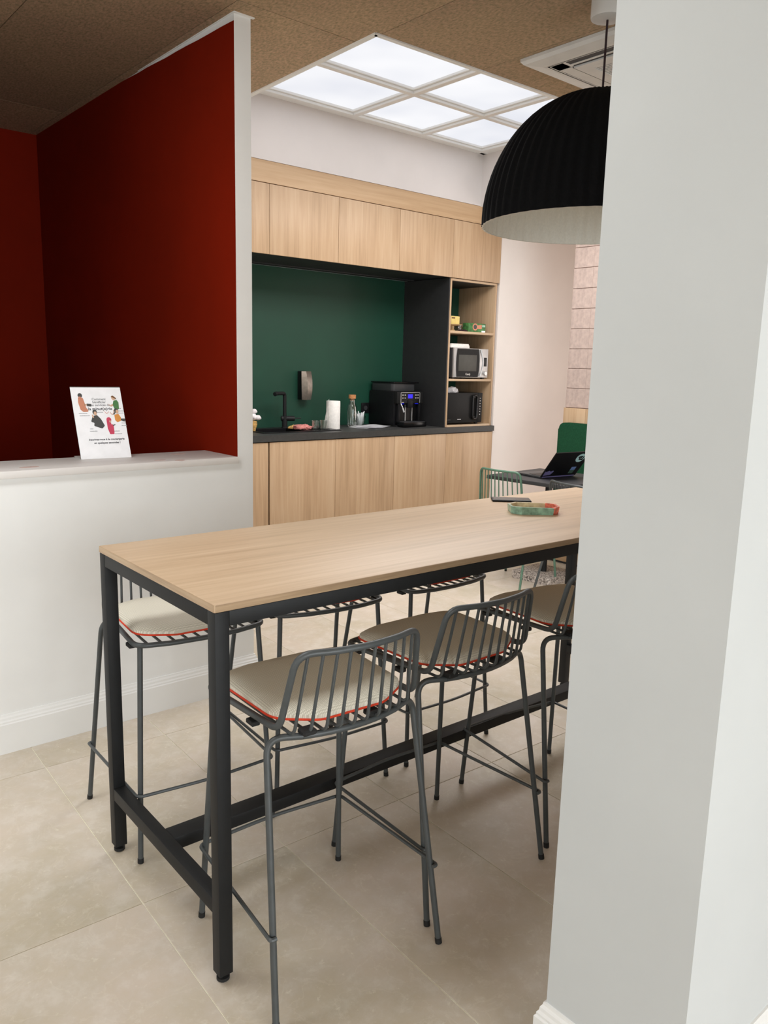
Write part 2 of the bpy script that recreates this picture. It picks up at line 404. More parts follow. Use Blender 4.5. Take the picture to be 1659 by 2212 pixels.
# ---------------------------------------------------------------- ceiling with skylight opening
OP = [Vector(p) for p in ((1.498, 1.315), (4.431, 1.238), (4.431, 3.445), (1.551, 3.445))]   # opening corners, anticlockwise
def clip(poly, a, b, keep_left):
    out = []; n = len(poly); d = b-a
    side = lambda p: (d.x*(p.y-a.y) - d.y*(p.x-a.x)) * (1 if keep_left else -1)
    for i in range(n):
        p, q = poly[i], poly[(i+1) % n]; sp, sq = side(p), side(q)
        if sp >= 0: out.append(p)
        if (sp > 0 > sq) or (sp < 0 < sq): out.append(p + (q-p)*(sp/(sp-sq)))
    return out
def outside(poly, quad):
    res = []; cur = poly
    for i in range(4):
        a, b = quad[i], quad[(i+1) % 4]
        o = clip(cur, a, b, False)
        if len(o) > 2: res.append(o)
        cur = clip(cur, a, b, True)
        if len(cur) < 3: break
    return res
def area2(p): return abs(sum(p[i].x*p[(i+1)%len(p)].y - p[(i+1)%len(p)].x*p[i].y for i in range(len(p))))/2
bm = nb()
for pc in outside([Vector(p) for p in ((X0-0.15, Y0-0.15), (X1+0.15, Y0-0.15), (X1+0.15, Y1+0.15), (X0-0.15, Y1+0.15))], [Vector(p) for p in ((1.47,1.30),(4.45,1.21),(4.45,3.46),(1.52,3.46))]):
    prism(bm, [tuple(p) for p in pc], 'z', CZ+0.012, CZ+0.09)
ceiling = struct('ceiling', bm, 'black_board')
big = [Vector(p) for p in ((1.488,1.305),(4.440,1.228),(4.440,3.455),(1.542,3.455))]
for i in range(-10, 12):
    xa, xb = 0.305+0.6*i, 0.305+0.6*(i+1)
    js = [Y0-0.1]
    ph = 1.43 if i % 2 else 0.38
    y = ph - 9.0
    while y < Y1+0.1:
        if y > Y0: js.append(y)
        y += 3.0
    js.append(Y1+0.1)
    for ya, yb in zip(js, js[1:]):
        g = 0.0017
        q = [Vector(p) for p in ((max(xa+g, X0-0.1), ya+g), (min(xb-g, X1+0.1), ya+g), (min(xb-g, X1+0.1), yb-g), (max(xa+g, X0-0.1), yb-g))]
        if q[1].x - q[0].x < 0.05: continue
        ps = [p for p in outside(q, big) if area2(p) > 1e-4]
        if not ps: continue
        bm = nb()
        for p in ps: prism(bm, [tuple(v) for v in p], 'z', CZ, CZ+0.013)
        obj('ceiling_panel', bm, 'woodwool', ceiling)

# skylight well, frame and panes
SZ = 3.272
well = bpy.data.objects.new('skylight_well', None); COL.objects.link(well); well['kind'] = 'structure'
def quadwall(name, a, b, z0, z1, t, mat, parent):
    d = (b-a).normalized(); n = Vector((d.y, -d.x))*t; a = a-d*t; b = b+d*t
    bm = nb(); prism(bm, [tuple(a), tuple(b), tuple(b+n), tuple(a+n)], 'z', z0, z1); return obj(name, bm, mat, parent)
for a, b in ((0,1),(1,2),(2,3),(3,0)):
    quadwall('well_side', OP[a], OP[b], CZ-0.0, SZ+0.1, 0.02, 'well_paint', well)
# white angle trim round the opening (near and left edges show)
for a, b in ((0,1),(3,0),(1,2)):
    A, Bq = OP[a], OP[b]; d = (Bq-A).normalized(); n = Vector((d.y, -d.x))
    bm = nb(); prism(bm, [tuple(A-d*0.012), tuple(Bq+d*0.012), tuple(Bq+n*0.024+d*0.02), tuple(A+n*0.024-d*0.02)], 'z', CZ-0.006, CZ+0.001)
    obj('edge_trim', bm, 'white_trim', well)
win = bpy.data.objects.new('window_1', None); COL.objects.link(win); win['kind'] = 'structure'
gx = [1.50, 2.18, 2.998, 3.678, 4.352]; gy = [1.46, 2.10, 2.74, 3.385]
bm = nb()
for x in gx:
    box(bm, x-0.036, x+0.036, 1.25, 3.44, SZ-0.012, SZ+0.02, 0.003, 1); box(bm, x-0.022, x+0.022, 1.25, 3.44, SZ-0.03, SZ-0.010, 0.003, 1)
bar = obj('upright_bar', bm, 'white_trim', win)
bm = nb()
for y in gy:
    box(bm, 1.50, 4.43, y-0.032, y+0.032, SZ-0.0125, SZ+0.02, 0.003, 1); box(bm, 1.5, 4.43, y-0.02, y+0.02, SZ-0.0305, SZ-0.0105, 0.003, 1)
obj('cross_bar', bm, 'white_trim', win)
bm = nb()
for d in ((1.5, 4.43, 3.405, 3.445), (1.5, 4.43, 1.24, 1.36)): box(bm, *d, SZ-0.028, SZ+0.02)
box(bm, 4.372, 4.43, 1.25, 3.44, SZ-0.028, SZ+0.02); box(bm, 1.5, 1.56, 1.25, 3.44, SZ-0.028, SZ+0.02)
obj('window_frame', bm, 'white_trim', win)
xs = [1.52]+gx; ys = [1.26]+gy
for i in range(len(gx)-1):
    for j in range(len(gy)-1):
        bm = nb(); box(bm, gx[i]+0.01, gx[i+1]-0.01, gy[j]+0.01, gy[j+1]-0.01, SZ+0.004, SZ+0.012)
        obj('pane', bm, 'skylight', win)
bm = nb(); box(bm, 1.4, 4.5, 1.1, 3.5, SZ+0.05, SZ+0.07); obj('roof_deck', bm, 'white_wall', win)

# added unseen panel backing the ceiling fill light, on the camera side
fillp = bpy.data.objects.new('added_fill_panel', None); COL.objects.link(fillp); fillp['kind'] = 'structure'
bxo('fill_panel_frame', (-1.32, 0.22, 0.38, 0.92, 2.8195, CZ-0.0005), 'white_plastic', fillp); bxo('fill_panel_face', (-1.30, 0.20, 0.40, 0.90, 2.8175, 2.8194), 'white_plastic', fillp)

# ---------------------------------------------------------------- walls
def wallbox(name, d, mat='white_wall', parent=None):
    bm = nb(); box(bm, *d); return struct(name, bm, mat, parent)
bm = nb(); box(bm, -0.5, PA, WY, LB, 0, LZ-0.028); box(bm, X0, -0.5, WY, LB, 0, CZ)  # full-height part left of the hatch: unseen, added to shade the red room
wl = struct('wall_left', bm, 'white_wall')
trim = bpy.data.objects.new('trim_1', None); COL.objects.link(trim); trim['kind'] = 'structure'
bm = nb(); box(bm, -0.5, PA, WY-0.014, LB+0.004, LZ-0.028, LZ, 0.002, 2); obj('ledge_board', bm, 'ledge', trim, smooth=True)
for (x, y, r, sx, sy) in ((0.606, 1.575, 0.016, 1.6, 0.7), (0.768, 1.74, 0.020, 1.7, 0.8), (0.675, 1.534, 0.018, 1.2, 0.9), (0.10, 1.60, 0.02, 1.8, 0.8)):
    bm = nb(); disc(bm, (x, y, LZ+0.0002), r, 'z', 0.0008, 20, sx, sy); obj('wood_knot', bm, 'knot', trim)
wp = wallbox('wall_partition', (PA, PB, WY, Y1, 0, CZ))
bm = nb()
zt = lambda y: CZ - max(0.0, 0.030*(1-(y-WY)/1.1))
n = 24; vs = []
for k in range(n+1):
    y = WY + 0.0005 + (3.968-WY)*k/n
    j = 0.0025*math.sin(k*1.9)+0.0015*math.sin(k*4.3)
    vs.append((y, zt(y)+(j if zt(y) < CZ-0.004 else 0)))
poly = [(WY+0.0005, LZ)] + vs + [(3.968, 0.0), (LB+0.004, 0.0), (LB+0.004, LZ)]
poly = [(LB+0.005, 0.0), (LB+0.005, LZ), (WY+0.0005, LZ)] + vs + [(3.968, 0.0)]
prism(bm, poly, 'x', PA-0.0015, PA-0.0001)
obj('red_paint_coat', bm, 'red_wall', wp, label='dark terracotta red paint on the niche side')
bm = nb()
box(bm, PA-0.006, PB+0.012, WY-0.012, WY+0.0005, CZ-0.004, CZ); box(bm, PA-0.007, PA+0.001, WY, WY+0.9, CZ-0.003, CZ)
obj('plaster_strip', bm, 'white_wall', wp)
wallbox('wall_back_red', (X0, PA-0.001, 3.968, Y1, 0, CZ), 'red_wall')
wallbox('wall_kitchen', (PB, KX[-1]+0.01, KB+0.014, Y1, 0, CZ))
wallbox('wall_far', (KX[-1]+0.013, X1, KY+0.012, Y1, 0, CZ), 'warm_wall')
wallbox('wall_east', (X1, X1+0.12, Y0, Y1, 0, CZ))
bm = nb()
for d in ((X0-0.12, X0, Y0, -3.7, 0, CZ), (X0-0.12, X0, 0.5, Y1, 0, CZ), (X0-0.12, X0, -3.7, 0.5, 0, 0.3), (X0-0.12, X0, -3.7, 0.5, 2.6, CZ)): box(bm, *d)
struct('wall_west', bm, 'white_wall')
bm = nb()
for d in ((X0, -3.2, Y0-0.12, Y0, 0, CZ), (2.4, X1, Y0-0.12, Y0, 0, CZ), (-3.2, 2.4, Y0-0.12, Y0, 0, 0.3), (-3.2, 2.4, Y0-0.12, Y0, 2.7, CZ)): box(bm, *d)
struct('wall_front', bm, 'white_wall')
def shop_window(name, ax, a0, a1, z0, z1, c, n):
    r = bpy.data.objects.new(name, None); COL.objects.link(r); r['kind'] = 'structure'
    bm = nb(); w = 0.05
    def bb(u0, u1, za, zb, t0, t1):
        if ax == 'x': box(bm, u0, u1, c+t0, c+t1, za, zb)
        else: box(bm, c+t0, c+t1, u0, u1, za, zb)
    bb(a0, a1, z0, z0+w, -0.04, 0.02); bb(a0, a1, z1-w, z1, -0.04, 0.02)
    for k in range(n+1):
        u = a0+(a1-a0-w)*k/n; bb(u, u+w, z0+w, z1-w, -0.04, 0.02)
    obj('window_frame', bm, 'black_metal', r)
    for k in range(n):
        bm = nb(); u = a0+(a1-a0-w)*k/n; bb(u+w, u+(a1-a0-w)/n, z0+w, z1-w, -0.014, -0.008); obj('pane', bm, 'window_glass', r)
shop_window('window_2', 'x', -3.2, 2.4, 0.3, 2.7, Y0-0.05, 4)
shop_window('window_3', 'y', -3.7, 0.5, 0.3, 2.6, X0-0.05, 4)

# pillar wall on the right
PX, PYF, PYN = 0.437, -0.623, -0.926
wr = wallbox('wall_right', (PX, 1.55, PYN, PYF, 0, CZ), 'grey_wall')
# baseboards: moulded profile (offset from wall, height)
BP = [(0.0, 0.0), (0.018, 0.0), (0.018, 0.114), (0.0145, 0.118), (0.0145, 0.1235), (0.0105, 0.129), (0.0095, 0.137), (0.0055, 0.143), (0.0045, 0.149), (0.0, 0.1495)]
def baseboard(name, path):
    "path: floor points with outward normal on the right-hand side of travel; mitred corners"
    P = [Vector(p) for p in path]; bm = nb(); rings = []
    for i, p in enumerate(P):
        ns = []
        if i > 0: d = (p-P[i-1]).normalized(); ns.append(Vector((d.y, -d.x)))
        if i < len(P)-1: d = (P[i+1]-p).normalized(); ns.append(Vector((d.y, -d.x)))
        nn = sum(ns, Vector((0,0)))
        if len(ns) == 2: nn = nn/(1+ns[0].dot(ns[1]))
        rings.append([bm.verts.new((p.x+nn.x*o, p.y+nn.y*o, z)) for o, z in BP])
    for A, Bq in zip(rings, rings[1:]):
        for k in range(len(BP)): bm.faces.new((A[k], A[(k+1)%len(BP)], Bq[(k+1)%len(BP)], Bq[k]))
    bm.faces.new(rings[0]); bm.faces.new(list(reversed(rings[-1])))
    return struct(name, bm, 'white_trim')
baseboard('baseboard_left', [(X0, WY), (PB, WY), (PB, 3.3)])
baseboard('baseboard_right', [(1.55, PYF), (1.54, PYF), (PX, PYF), (PX, PYN), (1.55, PYN)][::-1][::-1])

# ---------------------------------------------------------------- kitchen
kg = 'oak wall cabinets above the green recess'
UZ, UT = 2.2198, 2.6871
place = ['at the far left edge beside the white partition', 'second from the white partition', 'third from the white partition', 'fourth from the white partition, over the coffee machine', 'at the right end over the open shelves']
for i in range(5):
    a, b = KX[i]+0.0015, KX[i+1]-0.0015
    t = thing('wall_cabinet', 'plain oak wall cabinet, '+place[i], 'cabinet', ((a+b)/2, KY, UZ), 0, kg)
    h = (b-a)/2
    zlo = 0.0
    bxo('carcass', (-h, h, 0.021, KB-KY-0.006, zlo+0.012, UT-UZ), 'oak_z', t)
    bxo('door', (-h, h, 0.0, 0.0195, zlo, UT-UZ-0.002), 'oak_z', t, 0.0012)
    bxo('underside_panel', (-h, h, 0.022, KB-KY-0.006, zlo+0.002, zlo+0.0115), 'black_board', t)
bm = nb(); box(bm, KX[0], KX[-1]-0.001, KY+0.002, KY+0.022, UT+0.003, CZ-0.001, 0.001, 1)
tag(obj('fascia_panel', bm, 'oak_panel'), 'long horizontal oak fascia board between wall cabinets and skylight', 'panel')
lg = 'oak base cabinets under the dark worktop'
placeb = ['half hidden by the white partition at the left end', 'below the sink, right of the dark gap', 'below the carafe and papers', 'below the coffee machine', 'at the right end below the microwaves']
for i in range(5):
    a, b = KX[i]+0.0015, KX[i+1]-0.0015
    if i == 0: b -= 0.012
    t = thing('base_cabinet', 'plain oak base cabinet, '+placeb[i], 'cabinet', ((a+b)/2, KY, 0.0), 0, lg)
    h = (b-a)/2; fy = 0.0
    bxo('carcass', (-h+0.001, h-0.001, 0.025, KB-KY-0.006, 0.1, CB-0.012), 'black_board' if i == 0 else 'oak_z', t)
    bxo('door', (-h, h, fy, fy+0.0195, 0.105, CB-0.006), 'oak_z', t, 0.0012)
    bxo('plinth', (-h-0.0005, h+0.0005, 0.06, 0.08, 0.0, 0.1), 'black_board', t)
# worktop with sink cut-out
SX0, SX1, SY0, SY1 = 2.34, 3.06, 3.56, 3.955
bm = nb()
for d in ((KX[0], SX0+0.01, KY-0.008, KB+0.012), (SX1-0.30, KX[-1]+0.011, KY-0.008, KB+0.012), (SX0+0.01, SX1-0.30, KY-0.008, SY0+0.02), (SX0+0.01, SX1-0.30, SY1-0.07, KB+0.012)):
    box(bm, d[0], d[1], d[2], d[3], CB, CT)
bmesh.ops.remove_doubles(bm, verts=bm.verts[:], dist=1e-5)
tag(obj('worktop', bm, 'worktop'), 'long dark grey kitchen worktop along the green recess', 'worktop')
snk = thing('sink', 'black inset sink with drainer in the dark worktop', 'sink', ((SX0+SX1)/2, (SY0+SY1)/2, CT))
cx_, cy_ = (SX0+SX1)/2, (SY0+SY1)/2
bm = nb()
z0, z1 = 0.0005, 0.006
X = [SX0-cx_, SX0+0.03-cx_, SX1-0.32-cx_, SX1-cx_]; Y = [SY0-cy_, SY0+0.035-cy_, SY1-0.085-cy_, SY1-cy_]
box(bm, X[0], X[1], Y[0], Y[3], z0, z1, 0.0015, 1); box(bm, X[2], X[3], Y[0], Y[3], z0, z1, 0.0015, 1)
box(bm, X[1], X[2], Y[0], Y[1], z0, z1, 0.0015, 1); box(bm, X[1], X[2], Y[2], Y[3], z0, z1, 0.0015, 1)
obj('rim', bm, 'black_plastic', snk)
bm = nb(); zb = -0.045
for d in ((X[1], X[1]+0.003, Y[1], Y[2], zb, 0.001), (X[2]-0.003, X[2], Y[1], Y[2], zb, 0.001), (X[1], X[2], Y[1], Y[1]+0.003, zb, 0.001), (X[1], X[2], Y[2]-0.003, Y[2], zb, 0.001), (X[1], X[2], Y[1], Y[2], zb-0.003, zb)): box(bm, *d)
obj('basin', bm, 'black_plastic', snk)
bm = nb()
for k in range(9): box(bm, X[2]+0.06+0.022*k, X[2]+0.068+0.022*k, Y[0]+0.05, Y[3]-0.05, z1-0.001, z1+0.002, 0.0008, 1)
obj('drainer_ribs', bm, 'black_plastic', snk)
# tap
tp = thing('kitchen_tap', 'tall matt black kitchen tap with square spout over the sink', 'tap', (2.748, 3.905, CT+0.006))
bm = nb(); lathe(bm, [(0.026,0),(0.026,0.004),(0.022,0.008),(0.022,0.088)], seg=20); obj('base', bm, 'black_metal', tp, smooth=True)
bm = nb(); tube(bm, fillet([(0,0,0.08),(0,0,0.275),(-0.118,-0.05,0.276)], 0.025, 6), 0.0145, seg=14); tube(bm, [(-0.112,-0.047,0.275),(-0.128,-0.055,0.270)], 0.0165, seg=14); obj('spout', bm, 'black_metal', tp, smooth=True)
bm = nb(); tube(bm, [(-0.026,0.01,0.075),(0.075,-0.028,0.075)], 0.021, seg=16); obj('mixer_body', bm, 'black_metal', tp, smooth=True)
bm = nb(); tube(bm, [(0.07,-0.026,0.075),(0.125,-0.046,0.078)], 0.0045, seg=8); obj('lever', bm, 'black_metal', tp, smooth=True)
# splashback + led line + side panel
bm = nb(); box(bm, KX[0], 4.113, KB, KB+0.012, CT+0.001, UZ, 0)
tag(obj('splashback', bm, 'green_wall'), 'dark green painted splashback behind tap and coffee machine', 'splashback')
bm = nb(); box(bm, KX[0]+0.01, 4.10, 3.90, 3.906, UZ-0.006, UZ+0.001)
tag(obj('light_strip', bm, 'grey_dark'), 'thin unlit light strip under the wall cabinets', 'light')
# open shelf unit
NX0, NX1, NY = 4.126, 4.712, KY+0.018
su = thing('shelf_unit', 'open oak shelf unit holding both microwaves', 'shelf', ((NX0+NX1)/2, NY, CT))
hw = (NX1-NX0)/2; dp = 3.925-NY; hh = UZ-CT-0.003; bt = 0.018
bxo('side_panel', (-hw, -hw+bt, 0, dp, 0.001, hh), 'oak_z', su, 0.001)
bxo('side_panel', (hw-bt, hw, 0, dp, 0.001, hh), 'oak_z', su, 0.001)
bxo('bottom_panel', (-hw+bt, hw-bt, 0, dp, 0.001, bt), 'oak_x', su)
bxo('top_panel', (-hw+bt, hw-bt, 0, dp, hh-bt, hh), 'oak_x', su)
bxo('top_lining', (-hw+bt, hw-bt, 0.02, dp, hh-bt-0.004, hh-bt-0.0005), 'black_board', su)
bxo('back_panel', (-hw+bt, hw-bt, dp-0.006, dp-0.001, bt, hh-bt-0.005), 'green_wall', su)
sh1, sh2 = 1.784-CT, 1.375-CT
bxo('shelf_board', (-hw+bt, hw-bt, 0.004, dp-0.007, sh1-0.02, sh1), 'oak_x', su, 0.001)
bxo('shelf_board', (-hw+bt, hw-bt, 0.004, dp-0.007, sh2-0.02, sh2), 'oak_x', su, 0.001)
bxo('black_cheek', (-hw-0.012, -hw-0.0005, 0.004, KB-NY-0.001, 0.001, hh), 'black_board', su, label='black outer cheek panel facing the recess')
# dispenser
t = thing('soap_dispenser', 'brushed steel dispenser on the green splashback above the tap', 'dispenser', (3.005, KB, 1.18))
bm = nb(); prism(bm, [(-0.046, -0.06), (0.046, -0.06), (0.046, -0.001), (-0.046, -0.001)], 'z', 0.0, 0.232, 0.004, 2); obj('housing', bm, 'black_plastic', t, smooth=True)
bm = nb()
n = 10
for k in range(n):
    za, zb_ = 0.232*k/n, 0.232*(k+1)/n
    fa, fb = (-0.062-0.045*math.sin(PI*(0.25+0.6*z/0.232)) for z in (za, zb_))
    wa, wb = (0.047-0.008*(1-z/0.232)**2 for z in (za, zb_))
    q = [bm.verts.new(p) for p in ((-wa, -0.0605, za), (-wa*0.35, fa, za), (wa, fa+0.02, za), (wa, -0.0605, za), (-wb, -0.0605, zb_), (-wb*0.35, fb, zb_), (wb, fb+0.02, zb_), (wb, -0.0605, zb_))]
    for f in ((0,1,5,4),(1,2,6,5),(2,3,7,6)): bm.faces.new([q[i] for i in f])
    if k == 0: bm.faces.new(q[:4])
    if k == n-1: bm.faces.new(q[4:])
bmesh.ops.remove_doubles(bm, verts=bm.verts[:], dist=1e-5)
obj('steel_cover', bm, 'steel', t, smooth=True)
# paper towel roll with torn sheet
t = thing('paper_towel_roll', 'white paper towel roll standing on the worktop left of the carafe', 'paper roll', (3.11, 3.74, CT+0.0))
bm = nb(); lathe(bm, [(0.016,0.0),(0.056,0.0),(0.057,0.004),(0.057,0.222),(0.055,0.226),(0.018,0.226),(0.016,0.222),(0.016,0.0)], seg=28, cap0=False, cap1=False); obj('roll', bm, 'tissue', t, smooth=True)
bm = nb(); ring = []
for k in range(9):
    a = PI*(0.95+0.0*k); u = k/8
    x = -0.057-0.055*u; y = 0.0-0.03*math.sin(u*2.5); top = 0.224-0.06*u*0.1-(0.025*math.sin(u*7) if 0.15 < u < 0.8 else 0)
    ring.append((bm.verts.new((x*(1-0.25*0), y, 0.002)), bm.verts.new((x+0.05*u, y+0.01*u, top))))
for A, Bq in zip(ring, ring[1:]): bm.faces.new((A[0], Bq[0], Bq[1], A[1]))
bmesh.ops.solidify(bm, geom=bm.faces[:], thickness=0.0012); obj('loose_sheet', bm, 'tissue', t, smooth=True)
# carafe
t = thing('glass_carafe', 'clear glass carafe with cork stopper on the worktop', 'carafe', (3.375, 3.83, CT))
bm = nb(); lathe(bm, [(0.0,0.004),(0.040,0.004),(0.0415,0.012),(0.0415,0.155),(0.036,0.178),(0.024,0.205),(0.0225,0.232),(0.0245,0.238),(0.0225,0.238),(0.0205,0.232),(0.022,0.205),(0.034,0.178),(0.039,0.153),(0.039,0.014),(0.0,0.010)][1:-1], seg=24, cap0=True, cap1=False); obj('body', bm, 'glass', t, smooth=True)
bm = nb(); lathe(bm, [(0.0195,0.222),(0.0195,0.238),(0.031,0.2385),(0.031,0.268),(0.029,0.27)], seg=20); obj('stopper', bm, 'cork', t, smooth=True, label='cork stopper')
# cup with stirrers
t = thing('stirrer_cup', 'clear flared cup of white stirrers behind the carafe', 'cup', (3.505, 3.885, CT))
bm = nb(); lathe(bm, [(0.030,0.002),(0.052,0.088),(0.0505,0.088),(0.029,0.004)], seg=20, cap1=False); obj('cup_body', bm, 'glass', t, smooth=True)
for k in range(16):
    a = 2.4*k; r0 = 0.006+0.014*((k*7) % 5)/5; r1 = r0*2.4+0.012; h = 0.100+0.035*((k*3) % 7)/7
    bm = nb(); tube(bm, [(r0*math.cos(a), r0*math.sin(a), 0.006), (r1*math.cos(a), r1*math.sin(a), h)], 0.0042, seg=6); obj('stirrer', bm, 'paper', t)
# loose papers
spots = [(3.47, 3.72, 0.20, 'lowest of the loose paper sheets on the worktop'), (3.50, 3.70, 0.42, 'middle loose paper sheet in the pile by the coffee machine'), (3.515, 3.725, 0.10, 'topmost loose paper sheet in the pile by the coffee machine')]
for k, (x, y, rz, lb) in enumerate(spots):
    bm = nb(); n = 8; g = []
    for i in range(n+1):
        u = -0.145+0.29*i/n; g.append([bm.verts.new((u, v, 0.0015+0.004*k+0.003*(math.sin(i*0.9+k)+1)*(abs(v)/0.1))) for v in (-0.10, 0.0, 0.10)])
    for i in range(n):
        for j in range(2): bm.faces.new((g[i][j], g[i+1][j], g[i+1][j+1], g[i][j+1]))
    bmesh.ops.solidify(bm, geom=bm.faces[:], thickness=0.0012)
    o = obj('paper_sheet', bm, 'paper', smooth=True); tag(o, lb, 'paper', 'loose papers on the worktop'); o.location = (x, y, CT+0.0005); o.rotation_euler = (0, 0, rz)
# glasses
def tumbler(name, x, y, label):
    t = thing(name, label, 'glass', (x, y, CT+0.0085), 0, 'drinking glasses on the drainer')
    bm = nb(); lathe(bm, [(0.026,0.0),(0.033,0.062),(0.034,0.066),(0.032,0.066),(0.0245,0.008)], seg=20, cap1=True); obj('bowl', bm, 'glass', t, smooth=True)
    bm = nb(); lathe(bm, [(0.0262,0.0005),(0.027,0.006)], seg=20, cap0=False, cap1=False); obj('rim', bm, 'glass', t, smooth=True)
tumbler('drinking_glass', 2.905, 3.70, 'small clear glass on the drainer beside the pink cloth')
tumbler('drinking_glass', 2.985, 3.70, 'small clear glass on the drainer beside the paper towel roll')
bm = nb(); lathe(bm, [(0.012,0.0),(0.010,0.05),(0.014,0.055)], seg=14)
o = obj('glass_stopper', bm, 'glass', smooth=True); tag(o, 'small clear glass piece between the two drainer glasses', 'glass'); o.location = (2.955, 3.78, CT+0.0085)
# crumpled cloth
def crumple(name, mat, sx, sy, sz, loc, label, cat, seed, rz=0, flat=0.35):
    rnd = random.Random(seed); bm = nb(); bmesh.ops.create_icosphere(bm, subdivisions=3, radius=1.0)
    ph = [rnd.uniform(0, 6) for _ in range(6)]
    for v in bm.verts:
        p = v.co; d = 1+0.16*math.sin(5*p.x+ph[0])*math.sin(4*p.y+ph[1])+0.1*math.sin(9*p.y+ph[2]+3*p.z)+0.08*math.sin(11*p.x+ph[3])
        v.co = Vector((p.x*sx*d, p.y*sy*d, max(-sz*flat, p.z*sz*d)+sz*flat))
    o = obj(name, bm, mat, smooth=True); tag(o, label, cat); o.location = loc; o.rotation_euler = (0,0,rz); return o
crumple('dish_cloth', 'pink_cloth', 0.075, 0.06, 0.028, (2.80, 3.72, CT+0.0085), 'crumpled pink dish cloth beside the sink', 'cloth', 3)
crumple('scouring_sponge', 'gold', 0.035, 0.025, 0.02, (2.755, 3.80, CT+0.0065), 'small ochre scouring sponge behind the pink cloth', 'sponge', 5)
# decoration at the left edge of the recess
t = thing('flower_pot', 'white flowers in a small ochre pot by the white partition', 'flowers', (2.36, 3.75, CT+0.0065))
bm = nb(); lathe(bm, [(0.02,0.0),(0.024,0.02),(0.034,0.05),(0.03,0.075)], seg=18); obj('pot', bm, 'gold', t, smooth=True)
for k, (x, y, z, r) in enumerate(((0.0,0,0.105,0.035),(0.032,-0.02,0.10,0.026),(-0.02,0.02,0.135,0.028),(0.012,0.0,0.148,0.024),(-0.03,-0.02,0.11,0.026))):
    bm = nb(); bmesh.ops.create_icosphere(bm, subdivisions=2, radius=r)
    for v in bm.verts: v.co = Vector((v.co.x*(1+0.2*math.sin(9*v.co.z/r)), v.co.y, v.co.z*0.8)) + Vector((x, y, z))
    obj('blossom', bm, 'petal', t, smooth=True)
# socket
t = thing('power_socket', 'black double socket on the green splashback behind the carafe', 'socket', (3.68, KB, 1.10))
bxo('plate', (-0.045, 0.045, -0.010, -0.0005, -0.045, 0.045), 'black_plastic', t, 0.003)
bm = nb(); disc(bm, (0, -0.012, 0), 0.02, 'y', 0.004, 18); obj('outlet', bm, 'grey_dark', t)
# coffee machine
t = thing('coffee_machine', 'black bean-to-cup coffee machine with blue display', 'coffee machine', (3.87, 3.66, CT))
bxo('body', (-0.15, 0.15, 0.03, 0.365, 0.012, 0.302), 'black_plastic', t, 0.006)
bxo('foot_base', (-0.14, 0.14, 0.0, 0.355, 0.0, 0.014), 'rubber', t)
bxo('front_housing', (-0.150, 0.150, -0.012, 0.034, 0.20, 0.302), 'oven_black', t, 0.006)
bm = nb()
for d in ((-0.112, -0.108, 0.206, 0.296), (0.108, 0.112, 0.206, 0.296), (-0.112, 0.112, 0.292, 0.296)): box(bm, d[0], d[1], -0.0155, -0.011, d[2], d[3])
obj('silver_border', bm, 'silver', t)
bxo('control_panel', (-0.107, 0.107, -0.0145, -0.011, 0.206, 0.291), 'black_plastic', t)
bxo('display', (-0.028, 0.024, -0.0165, -0.0142, 0.245, 0.280), 'blue_screen', t)
for sx in (-1, 1):
    for dx in (0.062, 0.088):
        for dz in (0.248, 0.273):
            bxo('button', (sx*dx-0.006, sx*dx+0.006, -0.0168, -0.0142, dz-0.004, dz+0.004), 'white_plastic', t, 0.001)
bxo('badge', (-0.103, -0.075, -0.0165, -0.0142, 0.209, 0.213), 'silver', t)
bxo('lamp_strip', (-0.105, -0.07, -0.012, -0.006, 0.196, 0.2005), 'blue_glow', t); bxo('lamp_strip', (0.06, 0.095, -0.012, -0.006, 0.196, 0.2005), 'blue_glow', t)
bxo('inner_cavity', (-0.118, 0.118, 0.020, 0.031, 0.045, 0.2), 'gloss_black', t)
for sx in (-0.13, 0.108): bxo('side_column', (sx, sx+0.022, -0.006, 0.031, 0.04, 0.2), 'black_plastic', t, 0.003)
bxo('coffee_spout', (-0.032, 0.032, -0.022, 0.02, 0.165, 0.232), 'black_plastic', t, 0.006)
for sx in (-0.03, 0.048): bxo('chrome_rod', (sx-0.003, sx+0.003, 0.012, 0.0195, 0.05, 0.19), 'silver', t)
bm = nb(); tube(bm, fillet([(-0.105, -0.01, 0.2), (-0.10, -0.025, 0.172), (-0.09, -0.03, 0.14)], 0.01, 4), 0.005, seg=8); tube(bm, [(-0.097, -0.026, 0.163), (-0.086, -0.032, 0.128)], 0.0075, seg=10); obj('steam_wand', bm, 'silver', t, smooth=True)
bxo('drip_tray', (-0.13, 0.135, -0.085, 0.03, 0.004, 0.043), 'gloss_black', t, 0.006)
bxo('drip_grille', (-0.118, 0.122, -0.078, 0.018, 0.0425, 0.046), 'grey_dark', t)
bm = nb(); prism(bm, [(-0.125, 0.06), (0.11, 0.06), (0.125, 0.09), (0.125, 0.34), (-0.14, 0.34), (-0.14, 0.09)], 'z', 0.302, 0.37, 0.006, 2); obj('bean_hopper', bm, 'grey_dark', t, smooth=True)
bm = nb(); prism(bm, [(-0.135, 0.05), (0.15, 0.045), (0.17, 0.09), (0.14, 0.35), (-0.148, 0.35), (-0.148, 0.09)], 'z', 0.370, 0.382, 0.004, 2); obj('hopper_lid', bm, 'gloss_black', t, smooth=True)
crumple('cable_tie', 'silver', 0.022, 0.016, 0.008, (4.055, 3.70, CT), 'tiny silver wrapper on the worktop right of the coffee machine', 'wrapper', 9)
